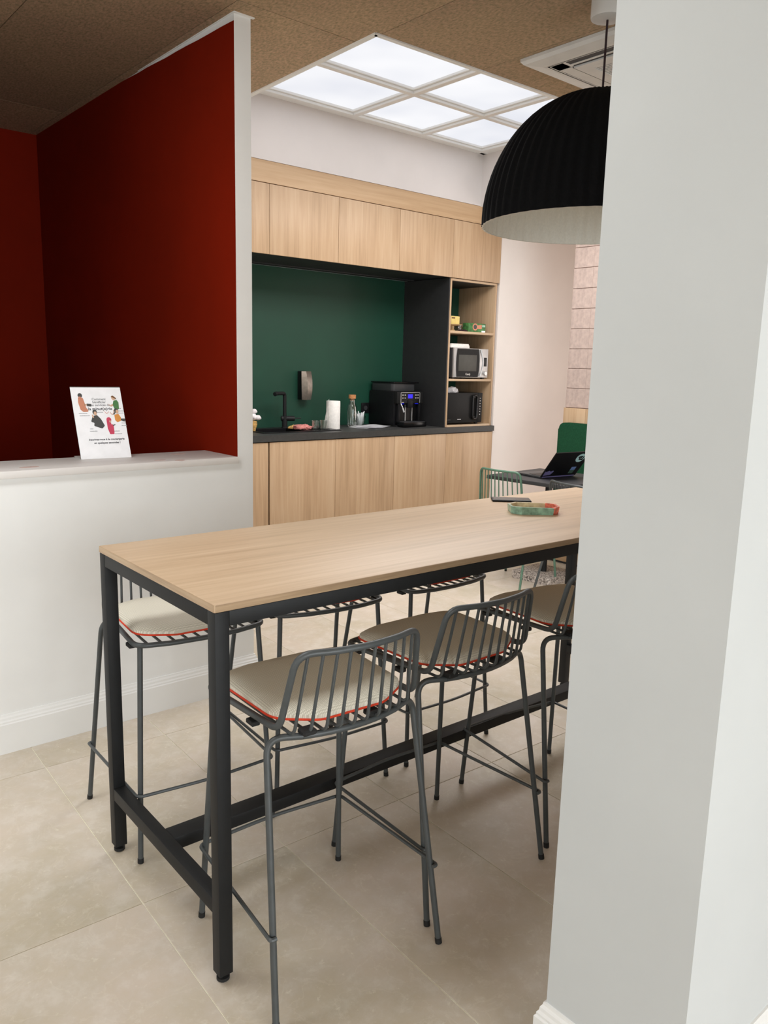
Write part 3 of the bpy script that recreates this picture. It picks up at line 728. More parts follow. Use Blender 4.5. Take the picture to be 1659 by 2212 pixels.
# silver microwave
t = thing('silver_microwave', 'silver microwave with black door on the middle shelf', 'microwave', (4.4125, 3.458, 1.3755))
bxo('casing', (-0.2175, 0.2175, 0.02, 0.34, 0.012, 0.262), 'grey_dark', t, 0.003)
bxo('front_frame', (-0.2175, 0.2175, 0.0, 0.021, 0.012, 0.265), 'silver', t, 0.004)
bm = nb(); n = 12
def arcx(x, z, amt): return x + amt*math.sin(PI*(z-0.018)/0.242)
poly = [(arcx(-0.180, 0.018+0.242*k/n, -0.010), 0.018+0.242*k/n) for k in range(n+1)] + [(arcx(0.085, 0.018+0.242*k/n, 0.014), 0.018+0.242*k/n) for k in range(n, -1, -1)]
prism(bm, poly, 'y', -0.006, 0.0005); obj('door', bm, 'oven_black', t)
bxo('door_window', (-0.165, 0.062, -0.0075, -0.005, 0.068, 0.208), 'mw_glass', t, 0.001)
bm = nb(); tube(bm, [(arcx(0.108, 0.022+0.235*k/14, 0.020), -0.008-0.014*math.sin(PI*k/14), 0.022+0.235*k/14) for k in range(15)], 0.009, seg=10); obj('handle', bm, 'silver', t, smooth=True)
bxo('display', (0.165, 0.198, -0.003, 0.001, 0.112, 0.190), 'black_plastic', t, 0.001)
bm = nb()
pr = [(0.019, 0.0), (0.019, -0.012), (0.016, -0.017), (0.0, -0.0171)]
for (r0, y0), (r1, y1) in zip(pr, pr[1:]):
    for k in range(18):
        a, b = 2*PI*k/18, 2*PI*(k+1)/18
        bm.faces.new([bm.verts.new((0.178+r*math.cos(q), y, 0.050+r*math.sin(q))) for r, y, q in ((r0,y0,a),(r0,y0,b),(r1,y1,b),(r1,y1,a))])
bmesh.ops.remove_doubles(bm, verts=bm.verts[:], dist=1e-6)
obj('dial', bm, 'silver', t, smooth=True)
FACE = Matrix(((1,0,0,0),(0,0,-1,0),(0,1,0,0),(0,0,0,1)))       # text plane facing -Y
text_mesh('brand_lettering', 'Candy', 0.024, 'white_plastic', t, Matrix.Translation((-0.045, -0.0072, 0.034)) @ FACE, bold=0.0004)
for x in (-0.19, 0.19):
    for y in (0.04, 0.3): bxo('foot', (x-0.012, x+0.012, y-0.012, y+0.012, 0.0, 0.0125), 'rubber', t)
bm = nb(); box(bm, -0.14, 0.10, -0.07, 0.09, 0.0, 0.014, 0.005, 2); box(bm, -0.13, 0.105, -0.065, 0.08, 0.013, 0.027, 0.006, 2); box(bm, -0.12, 0.10, -0.06, 0.08, 0.026, 0.038, 0.005, 2)
o = obj('folded_towel', bm, 'tissue', smooth=True); tag(o, 'folded white towel on top of the silver microwave', 'towel'); o.location = (4.34, 3.58, 1.3755+0.2655)
# black microwave
t = thing('black_microwave', 'black microwave with long loop handle on the bottom shelf', 'microwave', (4.373, 3.476, CT+0.0185))
bxo('casing', (-0.226, 0.226, 0.016, 0.34, 0.012, 0.278), 'oven_black', t, 0.004)
bxo('door', (-0.226, 0.165, 0.0, 0.0165, 0.014, 0.278), 'oven_black', t, 0.004)
bxo('control_panel', (0.166, 0.226, 0.0, 0.0165, 0.014, 0.278), 'oven_black', t, 0.004)
bm = nb(); tube(bm, fillet([(0.088,-0.014,0.05),(0.088,-0.014,0.255),(0.142,-0.014,0.255),(0.142,-0.014,0.05)], 0.027, 6, True), 0.0105, closed=True, seg=10); obj('handle', bm, 'gloss_black', t, smooth=True)
bm = nb()
for zz in (0.062, 0.243): box(bm, 0.108, 0.122, -0.012, 0.001, zz-0.008, zz+0.008)
obj('handle_mount', bm, 'black_plastic', t)
bxo('badge', (-0.09, -0.045, -0.002, 0.001, 0.043, 0.049), 'grey_cloth', t); bxo('model_mark', (-0.215, -0.175, -0.0015, 0.001, 0.042, 0.046), 'grey_dark', t)
for k in range(7): bxo('key_mark', (0.19, 0.202, -0.0015, 0.001, 0.085+0.024*k, 0.0885+0.024*k), 'silver', t)
for x in (-0.19, 0.19):
    for y in (0.04, 0.3): bxo('foot', (x-0.012, x+0.012, y-0.012, y+0.012, 0.0, 0.0125), 'rubber', t)
crumple('crumpled_rag', 'grey_cloth', 0.075, 0.06, 0.038, (4.262, 3.545, CT+0.0185+0.279), 'crumpled grey rag on top of the black microwave', 'cloth', 11, 0.3)
# top shelf things
Zs = 1.7845
t = thing('cake_plate', 'cream footed plate on the top shelf under the yellow box', 'plate', (4.30, 3.60, Zs))
bm = nb(); lathe(bm, [(0.035,0.0),(0.03,0.005),(0.016,0.02),(0.018,0.048)], seg=24); obj('stem', bm, 'plate', t, smooth=True)
bm = nb(); lathe(bm, [(0.03,0.048),(0.088,0.056),(0.09,0.060),(0.086,0.0595),(0.03,0.053)], seg=28, cap1=True); obj('dish', bm, 'plate', t, smooth=True)
t = thing('yellow_box', 'small yellow card box on the footed plate', 'box', (4.305, 3.60, Zs+0.0605), 0.06)
bxo('carton', (-0.062, 0.05, -0.035, 0.035, 0.0, 0.07), 'yellow', t, 0.002)
bxo('printed_label', (-0.055, -0.012, -0.0362, -0.0348, 0.048, 0.060), 'brown', t); bxo('tuck_tab', (-0.05, -0.035, -0.004, -0.001, 0.07, 0.09), 'sage_glaze', t)
t = thing('green_carton', 'flat green printed carton with round emblem on the top shelf', 'box', (4.535, 3.545, Zs), -0.05)
bxo('carton', (-0.115, 0.095, -0.035, 0.04, 0.0, 0.078), 'green_card', t, 0.002)
bm = nb()
poly = [(-0.035+0.031*math.cos(a), 0.046+0.031*math.sin(a)) for a in [0.5+ (2*PI-1.0)*k/16 for k in range(17)]] + [(0.045, 0.031), (0.045, 0.068)]
prism(bm, poly, 'y', -0.0372, -0.0348); obj('emblem_outline', bm, 'peach', t)
bm = nb(); disc(bm, (-0.035, -0.0375, 0.046), 0.020, 'y', 0.001, 18); obj('emblem_disc', bm, 'print_grey', t)
bxo('white_patch', (0.046, 0.09, -0.0366, -0.0348, 0.002, 0.016), 'paper', t); bxo('leaf_mark', (0.05, 0.088, -0.0364, -0.0348, 0.048, 0.066), 'sage_glaze', t)
bm = nb(); bmesh.ops.create_icosphere(bm, subdivisions=3, radius=1.0)
for v in bm.verts:
    p = v.co; d = 1+0.15*math.sin(6*p.x+1)*math.sin(5*p.y)+0.08*math.sin(10*p.z+p.x*4)
    v.co = Vector((p.x*0.045*d, p.y*0.05*d, max(-0.02, p.z*0.055*d)+0.02))
o = obj('plastic_bag', bm, 'plastic_bag', smooth=True); tag(o, 'crumpled clear plastic bag between yellow box and green carton', 'bag'); o.location = (4.435, 3.66, Zs)
crumple('chocolate_packet', 'cord', 0.05, 0.025, 0.012, (4.33, 3.495, Zs), 'small dark red packet at the front of the top shelf', 'packet', 13)

# ---------------------------------------------------------------- high table
TZ, TT, TL, TD, TW = 0.95, 0.0185, 2.18, 0.696, 0.036
tb = thing('high_table', 'long oak high table on a black steel frame', 'table', (0,0,0), -0.0173)
bm = nb(); box(bm, 0, TL, 0, TD, TZ-TT, TZ, 0.0015, 2)
obj('tabletop', bm, 'oak_x', tb, smooth=True)
bxo('edge_band', (0.002, TL-0.002, -0.0012, -0.0001, TZ-TT+0.001, TZ-0.001), 'oak_edge_x', tb); bxo('edge_band', (-0.0012, -0.0001, 0.002, TD-0.002, TZ-TT+0.001, TZ-0.001), 'oak_edge_y', tb)
for x in (0.0005, TL-TW-0.0005):
    for y in (0.0005, TD-TW-0.0005):
        lg_ = bxo('leg', (x, x+TW, y, y+TW, 0.02, TZ-TT-0.0005), 'black_metal', tb, 0.002)
        bm = nb(); lathe(bm, [(0.014,0.0),(0.016,0.002),(0.016,0.010),(0.006,0.012),(0.006,0.0215)], x+TW/2, y+TW/2, 16); obj('levelling_foot', bm, 'rubber', lg_, smooth=True)
for y in (0.001, TD-TW-0.001): bxo('apron_rail', (TW+0.0005, TL-TW-0.0005, y, y+TW-0.001, TZ-TT-TW, TZ-TT-0.0005), 'black_metal', tb, 0.0015)
for x in (0.001, TL-TW-0.001): bxo('apron_rail', (x, x+TW-0.001, TW+0.0005, TD-TW-0.0005, TZ-TT-TW, TZ-TT-0.0005), 'black_metal', tb, 0.0015)
for x in (0.001, TL-TW-0.001): bxo('cross_bar', (x, x+TW-0.001, TW+0.0005, TD-TW-0.0005, 0.176, 0.214), 'black_metal', tb, 0.0015)
bxo('stretcher', (TW+0.0005, TL-TW-0.0005, 0.318, 0.378, 0.177, 0.213), 'black_metal', tb, 0.0015)

# ---------------------------------------------------------------- wire stools
def make_wire_seat(name, label, cat, metal, zs, zb, cushion, foot_h, group):
    t = thing(name, label, cat, (0,0,0), 0, group)
    R = 0.008
    bow = lambda x, w, a: a*(1-(x/w)**2)
    zr = zs+0.012
    ht = zb-zr
    # one loop: back top - uprights - seat sides - front bar
    pts = [(-0.167, 0.180, zb)]
    N = 4
    for k in range(1, N): x = -0.167+0.334*k/N; pts.append((x, 0.178+bow(x, 0.167, 0.038), zb))
    pts += [(0.167, 0.180, zb), (0.190, 0.143, zr), (0.206, -0.199, zs)]
    for k in range(1, N): x = 0.206-0.412*k/N; pts.append((x, -0.199-bow(x, 0.206, 0.026), zs-0.002))
    pts += [(-0.206, -0.199, zs), (-0.190, 0.143, zr)]
    rad = [0.046]+[0.22]*(N-1)+[0.046, 0.040, 0.042]+[0.22]*(N-1)+[0.042, 0.040]
    bm = nb(); tube(bm, fillet(pts, rad, 6, True), R, closed=True, seg=10); obj('loop_frame', bm, metal, t, smooth=True)
    # rods
    n = 10
    for k in range(n):
        f = -1+2*(k+0.5)/n
        xt, xb, xf = f*0.160, f*0.178, f*0.190
        yt = 0.178+bow(xt, 0.167, 0.038); yb = 0.136+bow(xb, 0.205, 0.052); yf = -0.199-bow(xf, 0.206, 0.026)
        bm = nb(); tube(bm, fillet([(xt, yt, zb-0.004), (xb, yb, zs-0.004), (xf, yf+0.004, zs+0.001)], 0.024, 6), 0.0040, seg=8); obj('spindle', bm, metal, t, smooth=True)
    # rear legs and cross tube in one bent piece each
    for s in (-1, 1):
        bm = nb(); P = fillet([(s*0.13, 0.118+bow(0.13, 0.205, 0.048), zs-0.016), (s*0.207, 0.116, zs-0.014), (s*0.240, 0.220, 0.0)], [0, 0.04, 0], 8)
        tube(bm, P, R, seg=10); L = obj('leg', bm, metal, t, smooth=True)
        bm = nb(); d = (Vector((s*0.207, 0.116, zs-0.014))-Vector((s*0.240, 0.22, 0.0))).normalized(); q = Vector((s*0.240, 0.22, 0.0)); tube(bm, [q+d*0.0005, q+d*0.015], 0.0090, seg=12); obj('foot_cap', bm, 'rubber', L, smooth=True)
        bm = nb(); tube(bm, [(s*0.189, -0.186, zs-0.004), (s*0.2205, -0.224, 0.0)], R, seg=10); L = obj('leg', bm, metal, t, smooth=True)
        bm = nb(); d = (Vector((s*0.189, -0.186, zs))-Vector((s*0.2205, -0.224, 0.0))).normalized(); q = Vector((s*0.2205, -0.224, 0.0)); tube(bm, [q+d*0.0005, q+d*0.015], 0.0090, seg=12); obj('foot_cap', bm, 'rubber', L, smooth=True)
    bm = nb(); xs_ = [-0.13+0.26*k/8 for k in range(9)]
    tube(bm, [(x, 0.118+bow(x, 0.205, 0.048), zs-0.016) for x in xs_], R, seg=10); obj('rear_rail', bm, metal, t, smooth=True)
    if foot_h:
        z = foot_h; e = (1-z/zs)
        fx, fy_ = 0.189+0.0315*e, -0.186-0.038*e; rx, ry = 0.207+0.033*(1-z/(zs-0.014)), 0.116+0.104*(1-z/(zs-0.014))
        o = 0.0125
        P = [(-rx+0.002, ry+o, z), (-rx-o, ry+o, z), (-fx-o, fy_-o, z), (0, fy_-o-0.016, z), (fx+o, fy_-o, z), (rx+o, ry+o, z), (rx-0.002, ry+o, z)]
        bm = nb(); tube(bm, fillet(P, [0, 0.013, 0.02, 0.9, 0.02, 0.013, 0], 8), 0.005, seg=8); obj('footrest', bm, metal, t, smooth=True)
    if cushion:
        out = []
        def outline(ins, z):
            hw0, hw1 = 0.196-ins, 0.184-ins
            P = [(-hw0, -0.170+ins), (-0.09, -0.205+ins), (0.09, -0.205+ins), (hw0, -0.170+ins), (hw1, 0.105-ins), (0.09, 0.156-ins), (-0.09, 0.156-ins), (-hw1, 0.105-ins)]
            Q = fillet([(x, y, z) for x, y in P], 0.055, 5, True)
            return Q
        z0 = zs+0.010
        saddle = lambda p: Vector((p.x, p.y, p.z + 0.010*(abs(p.x)/0.19)**2 - 0.0*p.y))
        rings = [outline(0.006, z0), outline(0.0, z0+0.006), outline(0.001, z0+0.014), outline(0.012, z0+0.024), outline(0.05, z0+0.030), outline(0.10, z0+0.031)]
        bm = nb(); RV = [[bm.verts.new(saddle(p)) for p in r] for r in rings]
        for A, Bq in zip(RV, RV[1:]):
            for k in range(len(A)): bm.faces.new((A[k], A[(k+1)%len(A)], Bq[(k+1)%len(A)], Bq[k]))
        bm.faces.new(RV[0][::-1]); bm.faces.new(RV[-1])
        cu = obj('seat_cushion', bm, 'weave', t, smooth=True, label='beige woven seat cushion with orange-red piping')
        bm = nb(); tube(bm, [saddle(p) for p in outline(-0.0003, z0+0.004)], 0.0030, closed=True, seg=6); obj('piping', bm, 'piping', cu, smooth=True)
        for (x, y) in ((-0.195, 0.03), (0.195, 0.03), (-0.203, -0.15), (0.203, -0.15)):
            bm = nb(); box(bm, x-0.011, x+0.011, y-0.016, y+0.016, zs-0.016, zs-0.004, 0.002, 1); obj('strap_clip', bm, 'rubber', cu)
        for x in (-0.055, 0.125):
            bm = nb(); box(bm, x-0.018, x+0.018, 0.140, 0.172, zs-0.008, zs+0.006, 0.004, 1); obj('strap_clip', bm, 'rubber', cu)
    return t
SK = 0.9048
rear = 'grey wire bar stools at the high table'
st = make_wire_seat('bar_stool', 'nearest grey wire bar stool, at the table corner with its back towards the camera', 'stool', 'stool_metal', 0.665, 0.859, True, 0.212, rear)
def at(cx, cy, deg): return (cx*SK, cy*SK, 0.0), math.radians(deg)
# near side: back faces the camera, i.e. local +y points to world -y
l, r = at(0.319, 0.014, 180-3.6); st.location = l; st.rotation_euler = (0,0,r)
dup(st, *at(0.858, 0.070, 180-0.3), 'middle grey wire bar stool on the near long side of the table')
dup(st, *at(1.478, 0.068, 180-6.5), 'grey wire bar stool on the near long side partly hidden by the white pillar')
dup(st, *at(0.319, 0.863, -4.2), 'grey wire bar stool on the far side closest to the white low wall')
dup(st, *at(0.8535, 0.846, -7.0), 'middle grey wire bar stool on the far long side, back hidden behind the tabletop')
dup(st, *at(1.425, 0.826, 0), 'grey wire bar stool on the far long side nearest the kitchen cabinets')

# ---------------------------------------------------------------- things on the high table
t = thing('ceramic_tray', 'handmade shallow ceramic tray, sage green with a coral red end', 'tray', (1.512, 0.352, TZ+0.0005), math.radians(-38))
def oct_(sx, sy): return [(-sx, -sy*0.55), (-sx*0.62, -sy), (sx*0.70, -sy), (sx, -sy*0.5), (sx, sy*0.5), (sx*0.70, sy), (-sx*0.62, sy), (-sx, sy*0.55)]
o1, o2, o3 = oct_(0.088, 0.058), oct_(0.091, 0.061), oct_(0.082, 0.052)
def wall_piece(name, idx, mat, h):
    bm = nb()
    for k in idx:
        j = (k+1) % 8
        hk, hj = h+0.0015*math.sin(k*2.3), h+0.0015*math.sin(j*2.3)
        b = [bm.verts.new(p) for p in ((*o1[k], 0), (*o1[j], 0), (*o3[j], 0), (*o3[k], 0), (*o2[k], hk), (*o2[j], hj), (*o3[j], hj), (*o3[k], hk))]
        for f in ((0,1,5,4),(4,5,6,7),(7,6,2,3),(0,4,7,3),(1,2,6,5),(0,3,2,1)): bm.faces.new([b[i] for i in f])
    bmesh.ops.remove_doubles(bm, verts=bm.verts[:], dist=1e-6)
    return obj(name, bm, mat, t)
wall_piece('green_side', [7, 0, 1], 'sage_glaze', 0.027); wall_piece('red_end', [2, 3, 4], 'red_glaze', 0.027); wall_piece('pale_side', [5, 6], 'buff_glaze', 0.026)
bm = nb(); prism(bm, [(x*0.99, y*0.99) for x, y in o3], 'z', 0.001, 0.006); obj('tray_floor', bm, 'buff_glaze', t)
t = thing('mobile_phone', 'black phone lying flat on the tabletop behind the ceramic tray', 'phone', (1.640, 0.570, TZ+0.0005), math.radians(-42))
bxo('case', (-0.078, 0.078, -0.038, 0.038, 0.0, 0.008), 'black_plastic', t, 0.003); bxo('screen', (-0.073, 0.073, -0.034, 0.034, 0.0078, 0.0086), 'gloss_black', t)

# ---------------------------------------------------------------- pendant lamp
LX, LY, LR, LT = 1.895, 0.447, 0.43, 2.02
pl = thing('pendant_lamp', 'large black pleated felt dome pendant over the high table', 'lamp', (LX, LY, LT))
HT = 2.505-LT; npl = 60; seg = npl*6; nr = 20
def dome(off, mat, name):
    bm = nb(); rings = []
    for i in range(nr+1):
        a = (PI/2)*i/nr*0.985
        rr = (LR-off)*math.cos(a)**0.92; z = (HT-off)*math.sin(a)**1.0
        ring = []
        for k in range(seg):
            th = 2*PI*k/seg; w = math.cos(npl*th); amp = 0.0046*min(1, rr/0.15)*min(1, 0.35+z/0.12)
            ring.append(bm.verts.new(((rr+amp*w)*math.cos(th), (rr+amp*w)*math.sin(th), z)))
        rings.append(ring)
    for A, Bq in zip(rings, rings[1:]):
        for k in range(seg): bm.faces.new((A[k], A[(k+1)%seg], Bq[(k+1)%seg], Bq[k]))
    bm.faces.new(rings[-1])
    return obj(name, bm, mat, pl, smooth=True, auto=False)
dome(0.0, 'black_felt', 'outer_shade'); dome(0.006, 'grey_felt', 'inner_shade')
bm = nb()
for k in range(seg):
    q = []
    for off, kk in ((0.0, k), (0.0, k+1), (0.006, k+1), (0.006, k)):
        th = 2*PI*kk/seg; rr = LR-off+0.0046*0.35*math.cos(npl*th); q.append(bm.verts.new((rr*math.cos(th), rr*math.sin(th), -0.0005)))
    bm.faces.new(q)
obj('rim_edge', bm, 'grey_felt', pl)
bm = nb(); tube(bm, [(0,0,HT-0.01), (0,0,2.775-LT)], 0.0042, seg=8); obj('cord', bm, 'cord', pl, smooth=True)
bm = nb(); lathe(bm, [(0.05,2.756-LT),(0.060,2.760-LT),(0.062,2.768-LT),(0.062,CZ-0.001-LT)], seg=32); obj('canopy', bm, 'white_plastic', pl, smooth=True)
bm = nb(); lathe(bm, [(0.02,0.30),(0.02,0.40),(0.03,0.42)], seg=16); obj('bulb_socket', bm, 'black_plastic', pl, smooth=True)
bm = nb(); tube(bm, [(0,0,0.41),(0,0,HT-0.005)], 0.006, seg=8); obj('stem', bm, 'black_plastic', pl)

# ---------------------------------------------------------------- ceiling air conditioner
AX, AY, AS = 2.128, 1.066, 0.86
ac = thing('air_conditioner', 'white four-way ceiling cassette air conditioner beside the skylight', 'air conditioner', (AX+AS/2, AY-AS/2, CZ))
h = AS/2
bm = nb()
fr = [(h, -0.001), (h, -0.014), (h-0.012, -0.026), (0.36, -0.034), (0.34, -0.034)]
rings = [[bm.verts.new((sx*r_, sy*r_, z)) for sx, sy in ((-1,-1),(1,-1),(1,1),(-1,1))] for r_, z in fr]
for A, Bq in zip(rings, rings[1:]):
    for k in range(4): bm.faces.new((A[k], A[(k+1)%4], Bq[(k+1)%4], Bq[k]))
obj('frame', bm, 'white_plastic', ac)
for k in range(4):
    c, s = round(math.cos(k*PI/2)), round(math.sin(k*PI/2))
    def rb(bm, u0, u1, v0, v1, z0, z1):
        P = [(u*c-v*s, u*s+v*c) for u, v in ((u0,v0),(u1,v1))]
        box(bm, min(P[0][0],P[1][0]), max(P[0][0],P[1][0]), min(P[0][1],P[1][1]), max(P[0][1],P[1][1]), z0, z1)
    bm = nb(); rb(bm, 0.266, 0.336, -0.27, 0.27, -0.0325, -0.012); obj('outlet_slot', bm, 'black_board', ac)
    bm = nb(); rb(bm, 0.283 if k != 1 else 0.272, 0.297 if k != 1 else 0.330, -0.268, 0.268, -0.0345, -0.028); obj('louvre', bm, 'white_plastic', ac)
    bm = nb(); rb(bm, 0.335, 0.345, -0.345, 0.345, -0.034, -0.010); rb(bm, 0.255, 0.341, 0.27, 0.341, -0.0335, -0.012); rb(bm, 0.255, 0.341, -0.341, -0.27, -0.0335, -0.012); obj('slot_surround', bm, 'white_plastic', ac)
bm = nb()
for d in ((-0.262, 0.262, -0.262, -0.2), (-0.262, 0.262, 0.2, 0.262), (-0.262, -0.2, -0.2, 0.2), (0.2, 0.262, -0.2, 0.2)): box(bm, d[0], d[1], d[2], d[3], -0.038, -0.012)
obj('grille_frame', bm, 'white_plastic', ac)
bxo('filter', (-0.2, 0.2, -0.2, 0.2, -0.02, -0.012), 'grey_dark', ac)
for k in range(26):
    y = -0.192+0.0154*k; bxo('slat', (y-0.004, y+0.004, -0.2, 0.2, -0.036, -0.024), 'white_plastic', ac)
bxo('back_plate', (-h+0.02, h-0.02, -h+0.02, h-0.02, -0.012, -0.002), 'white_plastic', ac)

# ---------------------------------------------------------------- sign on the ledge
sg = thing('ledge_sign', 'white printed information sign leaning back on the white ledge', 'sign', (0.4445, 1.7275, LZ+0.0005), math.radians(-4.8))
lean = math.radians(24)
def SP(u, v, off=0.0):                       # sign plane -> local
    return Vector((u, v*math.sin(lean) - off*math.cos(lean), v*math.cos(lean) + off*math.sin(lean)))
SM = Matrix.Translation(SP(0, 0)) @ Matrix(((1,0,0,0),(0,math.sin(lean),-math.cos(lean),0),(0,math.cos(lean),math.sin(lean),0),(0,0,0,1)))
def flat(name, polys, mat, z=0.0006, t=0.0006, parent=None):
    bm = nb()
    for p in polys: prism(bm, p, 'z', z, z+t)
    o = obj(name, bm, mat, parent or sg); o.matrix_local = SM; return o
SW, SH = 0.2045, 0.312
flat('acrylic_sheet', [[(-SW/2, 0), (SW/2, 0), (SW/2, SH), (-SW/2, SH)]], 'paper', -0.003, 0.0035)
flat('top_edge', [[(-SW/2, SH), (SW/2, SH), (SW/2, SH+0.0035), (-SW/2, SH+0.0035)]], 'print_grey', -0.003, 0.0036)
bm = nb(); prism(bm, [(0.0005, 0.0), (0.11, 0.0), (0.11, 0.003), (0.0015, 0.003)], 'x', -SW/2, SW/2); obj('foot_plate', bm, 'white_plastic', sg)
# sign layout in millimetres: u right, v up
mm = 0.001
def ell(cx, cy, rx, ry, n=14, a=0.0): return [((cx+rx*math.cos(2*PI*k/n)*math.cos(a)-ry*math.sin(2*PI*k/n)*math.sin(a))*mm, (cy+rx*math.cos(2*PI*k/n)*math.sin(a)+ry*math.sin(2*PI*k/n)*math.cos(a))*mm) for k in range(n)]
def pg(*p): return [(x*mm, y*mm) for x, y in p]
def smoothpg(r, *p): return [(q.x, q.y) for q in fillet([(x*mm, y*mm, 0) for x, y in p], r*mm, 3, True)]
def figure(parts):
    for nm, polys, mat, z in parts: flat(nm, polys, mat, z)
z1_, z2_, z3_ = 0.0007, 0.0014, 0.0021
figure([
 ('printed_figure', [smoothpg(5, (-77,268),(-58,266),(-54,246),(-50,222),(-43,212),(-44,204),(-64,204),(-74,214),(-79,245))], 'peach', z1_),
 ('printed_figure', [smoothpg(2, (-57,240),(-42,236),(-42,232),(-56,232))], 'skin', z1_),
 ('printed_figure', [pg((-46,240),(-28,238),(-30,227),(-46,229))], 'print_grey', z2_),
 ('printed_figure', [ell(-68, 276, 9, 10)], 'print_grey', z2_), ('printed_figure', [ell(-70, 266, 6, 5)], 'peach', z3_),
 ('printed_figure', [smoothpg(4, (66,252),(80,256),(86,244),(84,214),(66,214),(60,234))], 'print_green', z1_),
 ('printed_figure', [smoothpg(2, (62,238),(48,232),(42,240),(44,234),(52,226),(64,230))], 'skin', z1_),
 ('printed_figure', [ell(66, 264, 7, 10, a=0.4)], 'skin', z2_), ('printed_figure', [smoothpg(3, (56,268),(64,276),(76,266),(80,256),(72,262),(62,268))], 'brown', z3_),
 ('printed_figure', [smoothpg(5, (-40,160),(-30,184),(-12,190),(2,172),(14,142),(2,130),(-30,142),(-26,156))], 'print_grey', z1_),
 ('printed_figure', [ell(-19, 202, 9, 12)], 'print_grey', z2_), ('printed_figure', [ell(-18, 196, 6, 9)], 'skin', z3_), ('printed_figure', [ell(-29, 184, 3, 8, a=0.3)], 'skin', z3_),
 ('printed_figure', [smoothpg(4, (24,168),(38,168),(42,146),(48,148),(50,138),(48,104),(30,104),(24,130))], 'print_pink', z1_),
 ('printed_figure', [ell(34, 168, 10, 11)], 'print_pink', z2_), ('printed_figure', [ell(38, 160, 4, 5)], 'skin', z3_), ('printed_figure', [pg((46,144),(58,148),(57,144),(48,140))], 'print_grey', z2_),
 ('printed_figure', [smoothpg(5, (60,190),(78,194),(86,176),(84,162),(68,156),(60,166))], 'print_orange', z1_),
 ('printed_figure', [smoothpg(1.5, (84,172),(104,172),(102,166),(98,158),(84,164))], 'print_grey', z2_),
 ('printed_figure', [ell(70, 208, 9, 10)], 'print_grey', z2_), ('printed_figure', [smoothpg(2, (64,204),(58,194),(54,192),(60,190),(66,198))], 'print_grey', z2_), ('printed_figure', [ell(73, 203, 6, 8)], 'skin', z3_),
])
def stext(body, x, y, size, mat='ink', bold=0.0):
    text_mesh('sign_lettering', body, size*mm, mat, sg, SM @ Matrix.Translation((x*mm, y*mm, 0.0008)), extrude=0.0002, bold=bold*mm)
stext('Comment', 6, 255, 14, 'pale_ink', 0.35); stext('b\u00e9n\u00e9ficier', 6, 242, 14, 'pale_ink', 0.35); stext('des services de', 6, 229, 14, 'pale_ink', 0.35)
stext('la minut(e)rie', 6, 211, 18, 'ink', 0.25)
stext('Inscrivez-vous \u00e0 la conciergerie', 13, 79, 11.5, 'ink', 0.3); stext('en quelques secondes !', 13, 64, 11.5, 'ink', 0.3)
bm = nb(); tube(bm, [Vector(((22+15*k/8+1.5*math.sin(k))*mm, (204-9*math.sin(PI*k/8))*mm, 0.0012)) for k in range(9)], 0.0009, seg=5); tube(bm, [Vector(((44+16*k/10)*mm, (202-11*math.sin(PI*k/10)+(8 if k > 8 else 0))*mm, 0.0012)) for k in range(11)], 0.0009, seg=5)
o = obj('swirl_mark', bm, 'peach', sg); o.matrix_local = SM
# unreadable small captions: rows of short strokes
rnd = random.Random(4)
for (cx, cy, w) in ((-66,196,34),(-62,186,38),(88,216,10),(84,205,34),(86,195,32),(-42,128,12),(-36,118,28),(58,116,24),(64,104,28),(96,160,12),(94,151,18),(94,140,22),(2,200,26)):
    polys = []; u = cx-w/2
    while u < cx+w/2:
        l = rnd.uniform(1.2, 2.6); polys.append(pg((u, cy), (u+l, cy), (u+l, cy+rnd.uniform(2.0, 3.4)), (u, cy+2.4))); u += l+0.7
    flat('caption_line', polys, 'pale_ink', 0.0007, 0.0003)

# ---------------------------------------------------------------- lounge: dark table, laptop, chairs, bench, brick wall
DX, DY = 3.685, 1.965
t = thing('cafe_table', 'charcoal square cafe table on a speckled stone base', 'table', (DX, DY, 0), math.radians(4))
bm = nb(); prism(bm, [(q.x, q.y) for q in fillet([(-0.17,-0.165,0),(0.17,-0.165,0),(0.17,0.165,0),(-0.17,0.165,0)], 0.03, 5, True)], 'z', 0.001, 0.05, 0.004, 2); obj('stone_base', bm, 'terrazzo', t, smooth=True, label='grey speckled stone base slab')
bm = nb(); lathe(bm, [(0.022,0.05),(0.022,0.70)], seg=18); obj('pole', bm, 'black_metal', t, smooth=True)
bxo('top_plate', (-0.14, 0.14, -0.14, 0.14, 0.697, 0.706), 'black_metal', t)
bxo('tabletop', (-0.290, 0.36, -0.34, 0.33, 0.706, 0.732), 'charcoal', t, 0.003)
lp = thing('laptop', 'open dark laptop with stickers on its lid on the cafe table', 'laptop', (3.712, 1.915, 0.7325), math.radians(-8))
bxo('base', (-0.165, 0.165, 0.004, 0.235, 0.002, 0.016), 'grey_dark', lp, 0.003)
bxo('keyboard', (-0.145, 0.145, 0.03, 0.13, 0.0155, 0.018), 'black_plastic', lp)
la = math.radians(38)
LM = Matrix.Translation((0, 0.0, 0.014)) @ Matrix(((1,0,0,0),(0,-math.sin(la),-math.cos(la),0),(0,math.cos(la),-math.sin(la),0),(0,0,0,1)))
def lid(name, poly, mat, z0, z1):
    bm = nb(); prism(bm, poly, 'z', z0, z1); o = obj(name, bm, mat, lp); o.matrix_local = LM; return o
lid('lid', [(-0.165, 0), (0.165, 0), (0.165, 0.228), (-0.165, 0.228)], 'black_plastic', -0.001, 0.006)
lid('screen', [(-0.155, 0.012), (0.155, 0.012), (0.155, 0.218), (-0.155, 0.218)], 'gloss_black', -0.002, -0.0009)
